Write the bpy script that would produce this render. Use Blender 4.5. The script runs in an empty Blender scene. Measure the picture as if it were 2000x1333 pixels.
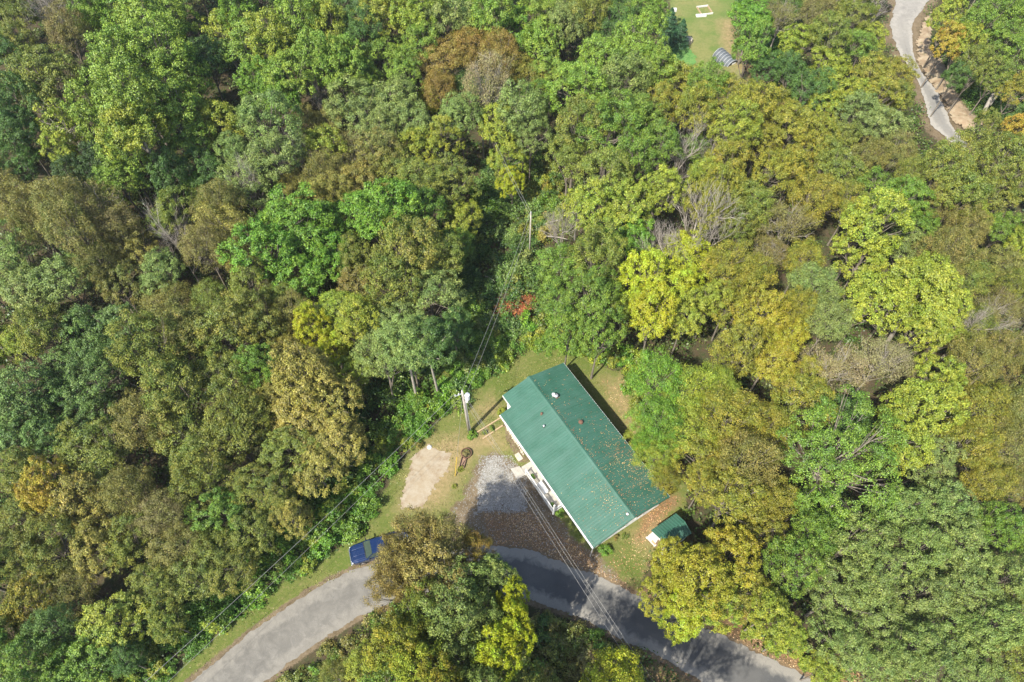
import bpy, math, random
import numpy as np
from mathutils import Vector, Matrix
R = math.radians
scene = bpy.context.scene
col = scene.collection

# ------------------------------------------------------------ camera, sky, sun, exposure
CAM_H, PITCH, FPX = 70.0, 57.0, 1351.0
cd = bpy.data.cameras.new('camera'); cam = bpy.data.objects.new('camera', cd); col.objects.link(cam)
cam.location = (0, 0, CAM_H); cam.rotation_euler = (R(90 - PITCH), 0, 0)
cd.sensor_width = 36; cd.lens = 36 * FPX / 2000; cd.clip_end = 3000; cd.clip_start = 0.5
scene.camera = cam
SUN_EL = 51.0
SH = np.array([0.66, 0.75]); SH = SH / np.linalg.norm(SH)          # direction shadows fall on the ground
w = bpy.data.worlds.new('World'); scene.world = w; w.use_nodes = True
nt = w.node_tree; bg = nt.nodes['Background']
sky = nt.nodes.new('ShaderNodeTexSky'); sky.sky_type = 'NISHITA'; sky.sun_disc = False
sky.sun_elevation = R(SUN_EL); sky.sun_rotation = math.atan2(-SH[0], -SH[1]) % (2 * math.pi)
sky.air_density = 1.0; sky.dust_density = 1.5
nt.links.new(sky.outputs[0], bg.inputs[0]); bg.inputs[1].default_value = 0.125
sd = bpy.data.lights.new('sun', 'SUN'); sd.energy = 4.4; sd.angle = R(0.55); sd.color = (1.0, 0.945, 0.83)
sun = bpy.data.objects.new('sun', sd); col.objects.link(sun)
ce = math.cos(R(SUN_EL))
sun.rotation_euler = Vector((SH[0] * ce, SH[1] * ce, -math.sin(R(SUN_EL)))).to_track_quat('-Z', 'Y').to_euler()
sun.location = (-60, -60, 100)
vs = scene.view_settings; vs.view_transform = 'Standard'; vs.look = 'None'; vs.gamma = 1; vs.use_curve_mapping = False
vs.exposure = 1.12

# ------------------------------------------------------------ pixel <-> place helpers
_a = R(PITCH)
_F = np.array([0, math.cos(_a), -math.sin(_a)]); _U = np.array([0, math.sin(_a), math.cos(_a)])
def flat(px, py, z=0.0):
    d = _F + np.array([1, 0, 0]) * (px - 1000) / FPX + _U * (666.5 - py) / FPX
    t = (z - CAM_H) / d[2]
    return np.array([d[0] * t, d[1] * t, z])
_L0 = flat(430, 1240)[:2]; _L1 = flat(960, 715)[:2]
_ld = (_L1 - _L0) / np.linalg.norm(_L1 - _L0); _ln = np.array([-_ld[1], _ld[0]])        # left of the lawn edge
def sst(x): x = np.clip(x, 0, 1); return x * x * (3 - 2 * x)
def hz(x, y):
    """height of the ground"""
    x = np.asarray(x, float); y = np.asarray(y, float)
    d = (x - _L0[0]) * _ln[0] + (y - _L0[1]) * _ln[1] - 4.5
    z = -2.6 * sst(d / 9) + 11 * sst((d - 16) / 75)
    e = x * 0.84 + (y - 30) * 0.35 - 26
    z = z + 5.0 * sst(e / 70) * sst((110 - y) / 60)
    z = z + 9.0 * sst((x - 83 - (y - 105) * 0.1) / 25) * sst((y - 70) / 25)
    z = z + (np.sin(x * 0.11 + 1) * np.cos(y * 0.09) * 0.7) * sst((np.hypot(x - 2, y - 28) - 30) / 25)
    z = z + 4.0 * sst((y - 125) / 60)
    return z
def at(px, py, h=0.0):
    z = h
    for _ in range(12):
        p = flat(px, py, z); z = float(hz(p[0], p[1])) + h
    return flat(px, py, z)
def depth(p): return float(p[1] * _F[1] + (p[2] - CAM_H) * _F[2])
def pix(p):
    q = np.array([p[0], p[1], p[2] - CAM_H]); dd = q @ _F
    return 1000 + q[0] / dd * FPX, 666.5 - (q @ _U) / dd * FPX

# ------------------------------------------------------------ object helpers
def tag(o, label=None, cat=None, group=None, kind=None):
    if label: o['label'] = label
    if cat: o['category'] = cat
    if group: o['group'] = group
    if kind: o['kind'] = kind
    return o
def empty(name, loc, rz=0.0):
    o = bpy.data.objects.new(name, None); col.objects.link(o); o.location = loc; o.rotation_euler = (0, 0, rz)
    o.empty_display_size = 0.3
    return o
def linkmesh(name, me, parent=None, loc=(0, 0, 0), rot=(0, 0, 0)):
    o = bpy.data.objects.new(name, me); col.objects.link(o); o.parent = parent; o.location = loc; o.rotation_euler = rot
    return o
def mesh_np(name, v, faces, mat=None, smooth=False, fattr=None):
    """v (n,3), faces (m,k) int array"""
    me = bpy.data.meshes.new(name)
    v = np.ascontiguousarray(v, dtype=np.float32); f = np.ascontiguousarray(faces, dtype=np.int32)
    m, k = f.shape
    me.vertices.add(len(v)); me.vertices.foreach_set('co', v.ravel())
    me.loops.add(m * k); me.loops.foreach_set('vertex_index', f.ravel())
    me.polygons.add(m); me.polygons.foreach_set('loop_start', np.arange(m, dtype=np.int32) * k)
    try: me.polygons.foreach_set('loop_total', np.full(m, k, dtype=np.int32))
    except Exception: pass
    me.polygons.foreach_set('use_smooth', np.full(m, smooth, dtype=bool))
    if fattr:
        for nm, (dom, val) in fattr.items():
            a = me.attributes.new(nm, 'FLOAT', dom); a.data.foreach_set('value', np.ascontiguousarray(val, dtype=np.float32))
    me.update(calc_edges=True)
    if mat: me.materials.append(mat)
    return me
class MB:
    """collects boxes, tubes, prisms and builds ONE mesh object"""
    def __init__(s): s.v = []; s.f = []
    def add(s, vs_, fs):
        b = len(s.v); s.v += [tuple(map(float, p)) for p in vs_]; s.f += [tuple(i + b for i in f) for f in fs]; return s
    def box(s, x0, x1, y0, y1, z0, z1):
        return s.add([(x0,y0,z0),(x1,y0,z0),(x1,y1,z0),(x0,y1,z0),(x0,y0,z1),(x1,y0,z1),(x1,y1,z1),(x0,y1,z1)],
                     [(0,3,2,1),(4,5,6,7),(0,1,5,4),(1,2,6,5),(2,3,7,6),(3,0,4,7)])
    def tube(s, pts, r, n=8, caps=True):
        pts = [Vector(p) for p in pts]; m = len(pts)
        rs = r if isinstance(r, (list, tuple)) else [r] * m
        vs_ = []; fs = []
        for i, p in enumerate(pts):
            t = (pts[min(i+1, m-1)] - pts[max(i-1, 0)]).normalized()
            a = t.orthogonal().normalized() if i == 0 else (a - t * a.dot(t)).normalized()
            b = t.cross(a)
            for k in range(n):
                q = 2 * math.pi * k / n
                vs_.append(p + (a * math.cos(q) + b * math.sin(q)) * rs[i])
        for i in range(m-1):
            for k in range(n):
                fs.append((i*n+k, i*n+(k+1) % n, (i+1)*n+(k+1) % n, (i+1)*n+k))
        if caps: fs.append(tuple(range(n))[::-1]); fs.append(tuple((m-1)*n+k for k in range(n)))
        return s.add(vs_, fs)
    def poly(s, pts, z0, z1):
        n = len(pts)
        return s.add([(p[0], p[1], z0) for p in pts] + [(p[0], p[1], z1) for p in pts],
                     [tuple(range(n))[::-1], tuple(range(n, 2*n))] + [(i, (i+1) % n, n+(i+1) % n, n+i) for i in range(n)])
    def loft(s, secs, closed=True, caps=True):
        n = len(secs[0]); vs_ = [p for q in secs for p in q]; fs = []
        for i in range(len(secs)-1):
            for k in range(n if closed else n-1):
                fs.append((i*n+k, i*n+(k+1) % n, (i+1)*n+(k+1) % n, (i+1)*n+k))
        if caps and closed: fs.append(tuple(range(n))[::-1]); fs.append(tuple((len(secs)-1)*n+k for k in range(n)))
        return s.add(vs_, fs)
    def build(s, name, mat, parent=None, loc=(0,0,0), rot=(0,0,0), bevel=0, smooth=False):
        me = bpy.data.meshes.new(name); me.from_pydata(s.v, [], s.f)
        me.materials.append(mat)
        if smooth: me.polygons.foreach_set('use_smooth', [True] * len(me.polygons))
        me.update()
        o = linkmesh(name, me, parent, loc, rot)
        if bevel:
            b = o.modifiers.new('bevel', 'BEVEL'); b.width = bevel; b.segments = 2; b.limit_method = 'ANGLE'
        return o
def copy_tree(o, parent=None):
    c = o.copy(); col.objects.link(c)
    if parent: c.parent = parent
    for ch in list(o.children): copy_tree(ch, c)
    return c

# ------------------------------------------------------------ materials
def s2l(c): return tuple(((x/255) / 12.92 if x/255 <= 0.04045 else ((x/255 + 0.055) / 1.055) ** 2.4) for x in c)
def newmat(name):
    m = bpy.data.materials.new(name); m.use_nodes = True; n = m.node_tree; n.nodes.clear()
    out = n.nodes.new('ShaderNodeOutputMaterial'); return m, n, out
def N(n, t, **kw):
    x = n.nodes.new(t)
    for k, v in kw.items(): setattr(x, k, v)
    return x
def mixc(n, fac, a, b, bt='MIX'):
    x = n.nodes.new('ShaderNodeMix'); x.data_type = 'RGBA'; x.blend_type = bt
    for s_, v in ((x.inputs[0], fac), (x.inputs[6], a), (x.inputs[7], b)):
        if hasattr(v, 'is_linked') or hasattr(v, 'links'): n.links.new(v, s_)
        elif isinstance(v, (int, float)): s_.default_value = v
        else: s_.default_value = tuple(v)[:3] + (1,)
    return x.outputs[2]
def math_(n, op, a, b=None, c=None, clamp=False):
    x = n.nodes.new('ShaderNodeMath'); x.operation = op; x.use_clamp = clamp
    for s_, v in zip(x.inputs, (a, b, c)):
        if v is None: continue
        if isinstance(v, (int, float)): s_.default_value = v
        else: n.links.new(v, s_)
    return x.outputs[0]
def mapr(n, v, a, b, c=0.0, d=1.0):
    x = n.nodes.new('ShaderNodeMapRange'); n.links.new(v, x.inputs[0])
    for i, q in enumerate((a, b, c, d)): x.inputs[i+1].default_value = q
    return x.outputs[0]
def noise(n, scale, detail=4, rough=0.55, coord='Object', dist=0.0):
    tc = n.nodes.new('ShaderNodeTexCoord'); x = n.nodes.new('ShaderNodeTexNoise')
    x.inputs['Scale'].default_value = scale; x.inputs['Detail'].default_value = detail; x.inputs['Roughness'].default_value = rough
    x.inputs['Distortion'].default_value = dist
    n.links.new(tc.outputs[coord], x.inputs['Vector']); return x.outputs[0]
def princ(n, out, colr, rough=0.8, metal=0.0, spec=0.4, bump=None, bstr=0.3, bdist=0.02, coat=0.0):
    p = n.nodes.new('ShaderNodeBsdfPrincipled')
    if isinstance(colr, tuple): p.inputs['Base Color'].default_value = colr[:3] + (1,)
    else: n.links.new(colr, p.inputs['Base Color'])
    if isinstance(rough, (int, float)): p.inputs['Roughness'].default_value = rough
    else: n.links.new(rough, p.inputs['Roughness'])
    p.inputs['Metallic'].default_value = metal; p.inputs['Specular IOR Level'].default_value = spec
    p.inputs['Coat Weight'].default_value = coat; p.inputs['Coat Roughness'].default_value = 0.06
    if bump is not None:
        b = n.nodes.new('ShaderNodeBump'); b.inputs['Strength'].default_value = bstr; b.inputs['Distance'].default_value = bdist
        n.links.new(bump, b.inputs['Height']); n.links.new(b.outputs[0], p.inputs['Normal'])
    n.links.new(p.outputs[0], out.inputs[0]); return p
def simple(name, c, rough=0.7, metal=0.0, spec=0.4, var=0.12, scale=4.0, coat=0.0, bump=0.15):
    m, n, out = newmat(name)
    ns = noise(n, scale, 5)
    f = mapr(n, ns, 0.3, 0.7)
    c1 = tuple(x * (1 - var) for x in c); c2 = tuple(min(1, x * (1 + var)) for x in c)
    princ(n, out, mixc(n, f, c1, c2), rough, metal, spec, bump=ns if bump else None, bstr=bump or 0, coat=coat)
    return m
# leaves: colour belongs to each crown (object colour, and a second tint), varied per branch cluster and per leaf
def foliage_mat(name='foliage', translucent=0.20):
    m, n, out = newmat(name)
    oi = N(n, 'ShaderNodeObjectInfo')
    t2 = N(n, 'ShaderNodeAttribute', attribute_type='OBJECT', attribute_name='tint')
    lr = N(n, 'ShaderNodeAttribute', attribute_name='leaf_rnd'); cr = N(n, 'ShaderNodeAttribute', attribute_name='lobe_rnd')
    big = noise(n, 0.28, 2, 0.5)
    fac = math_(n, 'ADD', math_(n, 'MULTIPLY', cr.outputs['Fac'], 0.45), math_(n, 'MULTIPLY', lr.outputs['Fac'], 0.35))
    fac = math_(n, 'ADD', fac, math_(n, 'MULTIPLY', big, 1.3))
    fac = mapr(n, fac, 0.75, 1.45)
    base = mixc(n, fac, oi.outputs['Color'], t2.outputs['Color'])
    val = math_(n, 'MULTIPLY', mapr(n, lr.outputs['Fac'], 0, 1, 0.58, 1.46), mapr(n, cr.outputs['Fac'], 0, 1, 0.80, 1.22))
    hsv = N(n, 'ShaderNodeHueSaturation'); n.links.new(base, hsv.inputs['Color']); n.links.new(val, hsv.inputs['Value'])
    mid_ = noise(n, 0.9, 3, 0.6)
    hue = math_(n, 'ADD', math_(n, 'MULTIPLY_ADD', mid_, 0.055, 0.460), math_(n, 'MULTIPLY', math_(n, 'FRACT', math_(n, 'MULTIPLY', lr.outputs['Fac'], 7.3)), 0.026))
    n.links.new(hue, hsv.inputs['Hue'])
    d = N(n, 'ShaderNodeBsdfDiffuse'); t = N(n, 'ShaderNodeBsdfTranslucent'); g = N(n, 'ShaderNodeBsdfGlossy')
    g.inputs['Roughness'].default_value = 0.5; g.inputs['Color'].default_value = (0.9, 0.95, 1, 1)
    n.links.new(hsv.outputs[0], d.inputs[0]); n.links.new(hsv.outputs[0], t.inputs[0])
    m1 = N(n, 'ShaderNodeMixShader'); m1.inputs[0].default_value = translucent
    n.links.new(d.outputs[0], m1.inputs[1]); n.links.new(t.outputs[0], m1.inputs[2])
    m2 = N(n, 'ShaderNodeMixShader'); m2.inputs[0].default_value = 0.035
    n.links.new(m1.outputs[0], m2.inputs[1]); n.links.new(g.outputs[0], m2.inputs[2])
    n.links.new(m2.outputs[0], out.inputs[0]); return m
M = {}
M['leaf'] = foliage_mat()
M['bark'] = simple('bark', (0.17, 0.145, 0.115), 0.9, var=0.35, scale=3)
M['palebark'] = simple('pale_bark', (0.30, 0.27, 0.225), 0.85, var=0.22, scale=3)
M['deadwood'] = simple('dead_wood', (0.36, 0.32, 0.275), 0.85, var=0.2, scale=3)
M['whitepaint'] = simple('white_paint', (0.60, 0.60, 0.58), 0.55, var=0.06)
M['siding'] = simple('white_siding', (0.70, 0.70, 0.68), 0.6, var=0.08, scale=1.5)
M['concrete'] = simple('concrete', (0.33, 0.31, 0.27), 0.9, var=0.14, scale=2.5)
M['glass'] = simple('window_glass', (0.05, 0.07, 0.09), 0.08, spec=0.7, var=0.1, bump=0)
M['polewood'] = simple('pole_wood', (0.33, 0.30, 0.26), 0.9, var=0.25, scale=5)
M['galv'] = simple('galvanised_metal', (0.50, 0.51, 0.52), 0.45, 0.6, var=0.12)
M['greypaint'] = simple('transformer_grey', (0.62, 0.64, 0.65), 0.4, var=0.06)
M['wire'] = simple('wire_aluminium', (0.27, 0.265, 0.25), 0.5, 0.3, var=0.1, bump=0)
M['yellow'] = simple('yellow_plastic', (0.36, 0.25, 0.04), 0.5)
M['rust'] = simple('rusty_metal', (0.13, 0.07, 0.045), 0.8, var=0.3, scale=12)
M['brownwood'] = simple('weathered_brown_wood', (0.22, 0.14, 0.095), 0.85, var=0.3, scale=6)
M['tanwood'] = simple('tan_timber', (0.34, 0.25, 0.15), 0.85, var=0.2, scale=6)
M['stone'] = simple('field_stone', (0.38, 0.34, 0.27), 0.9, var=0.3, scale=6)
M['black'] = simple('black_rubber', (0.02, 0.02, 0.02), 0.7, var=0.2)
M['chrome'] = simple('bright_metal', (0.6, 0.6, 0.62), 0.2, 0.9, var=0.05, bump=0)
M['bluepaint'] = simple('blue_car_paint', (0.002, 0.016, 0.068), 0.28, 0.25, 0.5, var=0.04, coat=0.8, bump=0)
M['greyplastic'] = simple('dark_grey_plastic', (0.05, 0.052, 0.055), 0.6)
M['lens'] = simple('headlight_lens', (0.65, 0.68, 0.7), 0.12, var=0.05, bump=0)
M['redlens'] = simple('tail_light_lens', (0.35, 0.01, 0.01), 0.2, var=0.05, bump=0)
M['terracotta'] = simple('terracotta', (0.40, 0.17, 0.09), 0.85)
def roof_green(name='green_metal_roof'):
    m, n, out = newmat(name)
    big = noise(n, 0.55, 4, 0.6); fine = noise(n, 9, 5, 0.6)
    c = mixc(n, mapr(n, big, 0.35, 0.7), (0.028, 0.094, 0.062), (0.044, 0.125, 0.090))
    c = mixc(n, mapr(n, fine, 0.55, 0.8, 0, 0.35), c, (0.13, 0.21, 0.165))
    tc_ = N(n, 'ShaderNodeTexCoord'); mp_ = N(n, 'ShaderNodeMapping'); mp_.inputs['Scale'].default_value = (1.1, 0.12, 0.3); st_ = N(n, 'ShaderNodeTexNoise'); st_.inputs['Scale'].default_value = 1.0; st_.inputs['Detail'].default_value = 6
    n.links.new(tc_.outputs['Object'], mp_.inputs[0]); n.links.new(mp_.outputs[0], st_.inputs['Vector'])
    c = mixc(n, mapr(n, st_.outputs[0], 0.42, 0.66, 0, 0.5), c, (0.060, 0.130, 0.100))
    sx_ = N(n, 'ShaderNodeSeparateXYZ'); n.links.new(tc_.outputs['Object'], sx_.inputs[0])
    seam = math_(n, 'GREATER_THAN', math_(n, 'FRACT', math_(n, 'MULTIPLY', sx_.outputs[0], 1 / 0.915)), 0.965)
    c = mixc(n, math_(n, 'MULTIPLY', seam, 0.35), c, (0.012, 0.05, 0.035))
    princ(n, out, c, mapr(n, fine, 0.3, 0.7, 0.38, 0.55), 0.0, 0.45, bump=fine, bstr=0.05)
    return m
M['roof'] = roof_green()
def asphalt(name, dark, light):
    m, n, out = newmat(name)
    ac = N(n, 'ShaderNodeAttribute', attribute_name='across'); al = N(n, 'ShaderNodeAttribute', attribute_name='along')
    fine = noise(n, 14, 8, 0.75); mid = noise(n, 1.1, 5, 0.65, dist=0.6); big = noise(n, 0.16, 3, 0.5)
    cr = noise(n, 3.0, 6, 0.7, dist=2.5)
    a = math_(n, 'ABSOLUTE', math_(n, 'SUBTRACT', ac.outputs['Fac'], 0.5))
    edge = math_(n, 'ADD', a, math_(n, 'MULTIPLY', math_(n, 'SUBTRACT', mid, 0.5), 0.42))
    c = mixc(n, mapr(n, edge, 0.22, 0.36), dark, light)
    streak = math_(n, 'MULTIPLY', mapr(n, a, 0.02, 0.12, 1, 0), mapr(n, mid, 0.35, 0.6))
    c = mixc(n, math_(n, 'MULTIPLY', streak, 0.45), c, tuple(x * 0.72 for x in dark))
    # older paler asphalt west of the drive, newer dark patch east of it
    west = mapr(n, math_(n, 'ADD', al.outputs['Fac'], math_(n, 'MULTIPLY', mid, 0.05)), 0.42, 0.50, 0.75, 0.0)
    c = mixc(n, west, c, mixc(n, mapr(n, mid, 0.35, 0.65), tuple(x*0.60 for x in light), tuple(x * 0.92 for x in light)))
    c = mixc(n, mapr(n, big, 0.4, 0.65, 0, 0.25), c, light)
    c = mixc(n, mapr(n, fine, 0.35, 0.75, 0, 0.6), c, mixc(n, 0.5, c, (0.03, 0.03, 0.03)), 'MIX')
    c = mixc(n, mapr(n, cr, 0.60, 0.66, 0, 0.22), c, light)
    tc_ = N(n, 'ShaderNodeTexCoord'); vo = N(n, 'ShaderNodeTexVoronoi', feature='DISTANCE_TO_EDGE'); vo.inputs['Scale'].default_value = 0.55
    vm = N(n, 'ShaderNodeVectorMath', operation='ADD'); nn = N(n, 'ShaderNodeTexNoise'); nn.inputs['Scale'].default_value = 1.6; nn.inputs['Detail'].default_value = 5
    n.links.new(tc_.outputs['Object'], nn.inputs['Vector']); n.links.new(tc_.outputs['Object'], vm.inputs[0]); n.links.new(nn.outputs['Color'], vm.inputs[1]); n.links.new(vm.outputs[0], vo.inputs['Vector'])
    c = mixc(n, math_(n, 'MULTIPLY', mapr(n, vo.outputs['Distance'], 0.008, 0.02, 0.18, 0), mapr(n, mid, 0.4, 0.6)), c, (0.03, 0.03, 0.03))
    princ(n, out, c, 0.9, 0, 0.3, bump=fine, bstr=0.4, bdist=0.02); return m
M['asphalt'] = asphalt('asphalt', (0.072, 0.073, 0.073), (0.235, 0.22, 0.19))
M['gravelroad'] = asphalt('pale_gravel_road', (0.23, 0.22, 0.20), (0.33, 0.31, 0.275))
def mottled(name, cols, scales, rough=0.95, bstr=0.5, bdist=0.03, thr=None):
    m, n, out = newmat(name)
    c = cols[0]
    for i, (cc, sc) in enumerate(zip(cols[1:], scales)):
        ns = noise(n, sc, 6, 0.7)
        lo, hi = (thr[i] if thr else (0.42, 0.6))
        c = mixc(n, mapr(n, ns, lo, hi), c, cc)
    fine = noise(n, 12, 6, 0.75)
    princ(n, out, c, rough, 0, 0.25, bump=fine, bstr=bstr, bdist=bdist); return m
M['pad'] = mottled('pale_dry_dirt', [(0.275, 0.225, 0.155), (0.20, 0.145, 0.09), (0.31, 0.27, 0.205), (0.14, 0.11, 0.065)], [0.35, 1.3, 5], thr=[(0.45, 0.62), (0.42, 0.62), (0.62, 0.72)])
M['gravel'] = mottled('white_gravel', [(0.165, 0.14, 0.10), (0.235, 0.225, 0.20), (0.11, 0.095, 0.055), (0.30, 0.29, 0.27)], [0.7, 4.0, 11], thr=[(0.38, 0.60), (0.48, 0.62), (0.50, 0.62)])
M['bank'] = mottled('clay_bank', [(0.27, 0.20, 0.13), (0.20, 0.145, 0.09), (0.34, 0.28, 0.19), (0.13, 0.12, 0.055)], [0.4, 0.9, 0.7], thr=[(0.42, 0.6), (0.45, 0.65), (0.58, 0.68)])
def ground_mat():
    m, n, out = newmat('ground_cover')
    A = {k: N(n, 'ShaderNodeAttribute', attribute_name=k).outputs['Fac'] for k in ('lawn', 'dry', 'bare', 'litter', 'field')}
    e = noise(n, 0.9, 5, 0.7); f = noise(n, 5.0, 6, 0.75); g = noise(n, 0.22, 4, 0.55); v = noise(n, 16, 4, 0.8); mm = noise(n, 2.2, 5, 0.7)
    jit = math_(n, 'MULTIPLY', math_(n, 'SUBTRACT', math_(n, 'ADD', e, math_(n, 'MULTIPLY', f, 0.7)), 0.85), 1.0)
    def msk(k, lo=0.42, hi=0.58): return mapr(n, math_(n, 'ADD', A[k], jit), lo, hi)
    forest = mixc(n, mapr(n, e, 0.4, 0.62), (0.075, 0.055, 0.034), (0.045, 0.060, 0.022))
    forest = mixc(n, mapr(n, f, 0.5, 0.7, 0, 0.6), forest, (0.15, 0.105, 0.06))
    grass = mixc(n, mapr(n, g, 0.4, 0.62), (0.112, 0.145, 0.030), (0.175, 0.175, 0.055))
    grass = mixc(n, mapr(n, f, 0.38, 0.68), grass, (0.082, 0.118, 0.024))
    grass = mixc(n, mapr(n, mm, 0.52, 0.72, 0, 0.7), grass, (0.25, 0.21, 0.095))
    dry = mixc(n, mapr(n, mm, 0.38, 0.66), (0.31, 0.235, 0.12), (0.20, 0.165, 0.07))
    bare = mixc(n, mapr(n, e, 0.4, 0.62), (0.19, 0.145, 0.092), (0.12, 0.09, 0.052))
    bare = mixc(n, mapr(n, f, 0.52, 0.7, 0, 0.8), bare, (0.25, 0.205, 0.15))
    lit = mixc(n, mapr(n, f, 0.38, 0.64), (0.16, 0.10, 0.052), (0.27, 0.175, 0.095))
    fld = mixc(n, mapr(n, g, 0.4, 0.62), (0.125, 0.175, 0.045), (0.205, 0.205, 0.075))
    fld = mixc(n, mapr(n, mm, 0.45, 0.7, 0, 0.6), fld, (0.10, 0.15, 0.035))
    c = mixc(n, msk('lawn'), forest, grass); c = mixc(n, msk('field'), c, fld)
    c = mixc(n, msk('dry', 0.30, 0.9), c, dry); c = mixc(n, msk('bare'), c, bare); c = mixc(n, msk('litter', 0.35, 0.75), c, lit)
    c = mixc(n, mapr(n, v, 0.35, 0.7, 0.0, 0.35), c, mixc(n, 0.55, c, (0.02, 0.02, 0.01)))
    princ(n, out, c, 0.97, 0, 0.15, bump=math_(n, 'ADD', v, f), bstr=0.8, bdist=0.08); return m
M['ground'] = ground_mat()

# ------------------------------------------------------------ outlines read off the photograph, laid on the ground
def wpoly(pp): return np.array([at(x, y)[:2] for x, y in pp])
road_up = [(120,1560),(250,1440),(372,1333),(430,1285),(480,1245),(540,1200),(600,1160),(660,1127),(700,1110),(740,1098),(800,1080),(870,1066),(960,1064),(1040,1075),(1114,1104),(1180,1129),(1240,1161),(1310,1195),(1399,1237),(1480,1276),(1570,1320),(1680,1375),(1900,1480)]
road_lo = [(300,1560),(420,1425),(515,1333),(560,1298),(600,1270),(650,1235),(700,1205),(748,1186),(800,1165),(870,1152),(950,1155),(1045,1176),(1094,1193),(1144,1213),(1190,1235),(1228,1257),(1265,1273),(1300,1290),(1369,1332),(1430,1365),(1500,1400),(1600,1450),(1780,1530)]
lawn_left = [(120,1470),(240,1390),(330,1325),(425,1238),(500,1170),(570,1130),(630,1092),(698,1040),(742,975),(783,908),(820,858),(870,808),(905,790),(935,745),(985,712),(1040,672),(1100,668)]
lawn_px = lawn_left + [(1160,705),(1215,730),(1250,790),(1290,880),(1345,950),(1340,1000),(1300,1060),(1260,1110),(1245,1160),(1180,1129),(1114,1104),(960,1064),(740,1098),(600,1160),(480,1245),(372,1333),(250,1440),(160,1530)]
lawn_w = wpoly(lawn_px)
field_w = wpoly([(1300,-40),(1310,20),(1335,60),(1310,100),(1330,135),(1400,150),(1430,170),(1500,200),(1540,215),(1490,165),(1440,120),(1425,60),(1440,20),(1450,-40)])
drive_w = wpoly([(850,1070),(870,1010),(905,970),(930,905),(965,880),(1000,900),(1045,925),(1085,1000),(1130,1060),(1170,1080),(1215,1140),(1180,1129),(1114,1104),(1040,1075),(960,1064)])
bare2_w = wpoly([(983,826),(995,820),(1040,890),(1030,905),(1010,900),(990,860)])
dry_ws = [wpoly([(1170,740),(1215,735),(1260,840),(1300,930),(1250,900),(1190,800)]), wpoly([(920,800),(960,765),(985,790),(975,815),(930,830)]),
          wpoly([(815,880),(840,850),(900,840),(980,830),(1000,880),(940,890),(900,950),(870,1000),(800,1010),(770,1000),(790,950)]),
          wpoly([(1190,1100),(1250,1010),(1310,980),(1300,1060),(1250,1140),(1240,1165),(1180,1130)]),
          wpoly([(1300,1290),(1369,1332),(1500,1400),(1380,1420),(1250,1310)]), wpoly([(1400,40),(1440,30),(1450,150),(1520,200),(1440,170),(1410,120)])]
GRN = wpoly([(1190,1075),(1225,1060),(1262,1085),(1250,1130),(1215,1125)])
lit_ws = [wpoly([(1245,1160),(1300,1185),(1399,1232),(1480,1272),(1580,1322),(1680,1375),(1700,1330),(1560,1250),(1460,1200),(1380,1150),(1300,1120)]),
          wpoly([(1260,1000),(1310,960),(1330,975),(1290,1020),(1240,1060)]), wpoly([(1190,1125),(1245,1150),(1240,1163),(1185,1132)]),
          wpoly([(940,1000),(1040,1000),(1110,1060),(1150,1085),(1190,1130),(1114,1102),(1030,1072),(960,1060)]),
          wpoly([(1440,130),(1470,125),(1530,190),(1570,240),(1500,205)])]
road_w = np.array([at(*p)[:2] for p in road_up] + [at(*p)[:2] for p in road_lo[::-1]])
road2_l = [(1765,-60),(1750,0),(1738,50),(1745,85),(1770,125),(1795,165),(1805,200),(1815,240),(1835,262),(1850,275),(1880,300)]
road2_r = [(1850,-60),(1815,0),(1785,40),(1780,75),(1785,115),(1805,150),(1830,180),(1840,205),(1855,240),(1868,262),(1890,280)]
road2_w = wpoly(road2_l + road2_r[::-1])
bank_px = [(1800,45),(1822,20),(1818,60),(1830,100),(1850,140),(1870,180),(1905,225),(1925,245),(1890,256),(1862,244),(1845,205),(1818,165),(1792,125),(1790,80)]
bank_w = wpoly(bank_px)
valley_w = wpoly([(905,790),(870,808),(860,760),(890,640),(890,560),(900,480),(920,400),(950,330),(1000,300),(1060,300),(1090,370),(1080,440),(1050,480),(1035,560),(1040,640),(1040,672),(985,712),(935,745)])
def sdist(P, Q):
    """signed distance (positive inside polygon P) of points Q (n,2)"""
    n = len(P); ins = np.zeros(len(Q), bool); dmin = np.full(len(Q), 1e9)
    for i in range(n):
        a = P[i]; b = P[(i+1) % n]; ab = b - a
        t = np.clip(((Q - a) @ ab) / (ab @ ab + 1e-12), 0, 1)
        dd = np.hypot(Q[:, 0] - a[0] - t * ab[0], Q[:, 1] - a[1] - t * ab[1]); dmin = np.minimum(dmin, dd)
        c = ((a[1] > Q[:, 1]) != (b[1] > Q[:, 1]))
        with np.errstate(divide='ignore', invalid='ignore'):
            xi = (b[0] - a[0]) * (Q[:, 1] - a[1]) / (b[1] - a[1]) + a[0]
        ins ^= c & (Q[:, 0] < xi)
    return np.where(ins, dmin, -dmin)

# ------------------------------------------------------------ the ground sheet
def axis(f0, f1, fs, g0, g1, gs, far):
    a = list(np.arange(f0, f1, fs)); x = f1
    while x < g1: a.append(x); x += gs
    st = gs * 2
    while x < far[1]: a.append(x); x += st; st *= 1.5
    a.append(far[1]); b = []; x = f0 - gs
    while x > g0: b.append(x); x -= gs
    st = gs * 2
    while x > far[0]: b.append(x); x -= st; st *= 1.5
    b.append(far[0]); return np.array(b[::-1] + a)
gx = axis(-34, 30, 0.33, -105, 120, 1.1, (-900, 900)); gy = axis(4, 50, 0.33, -12, 135, 1.1, (-700, 1100))
X, Y = np.meshgrid(gx, gy); Q = np.stack([X.ravel(), Y.ravel()], 1); Z = hz(Q[:, 0], Q[:, 1])
nx, ny = len(gx), len(gy)
i, j = np.meshgrid(np.arange(nx - 1), np.arange(ny - 1)); k = (j * nx + i).ravel()
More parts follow.
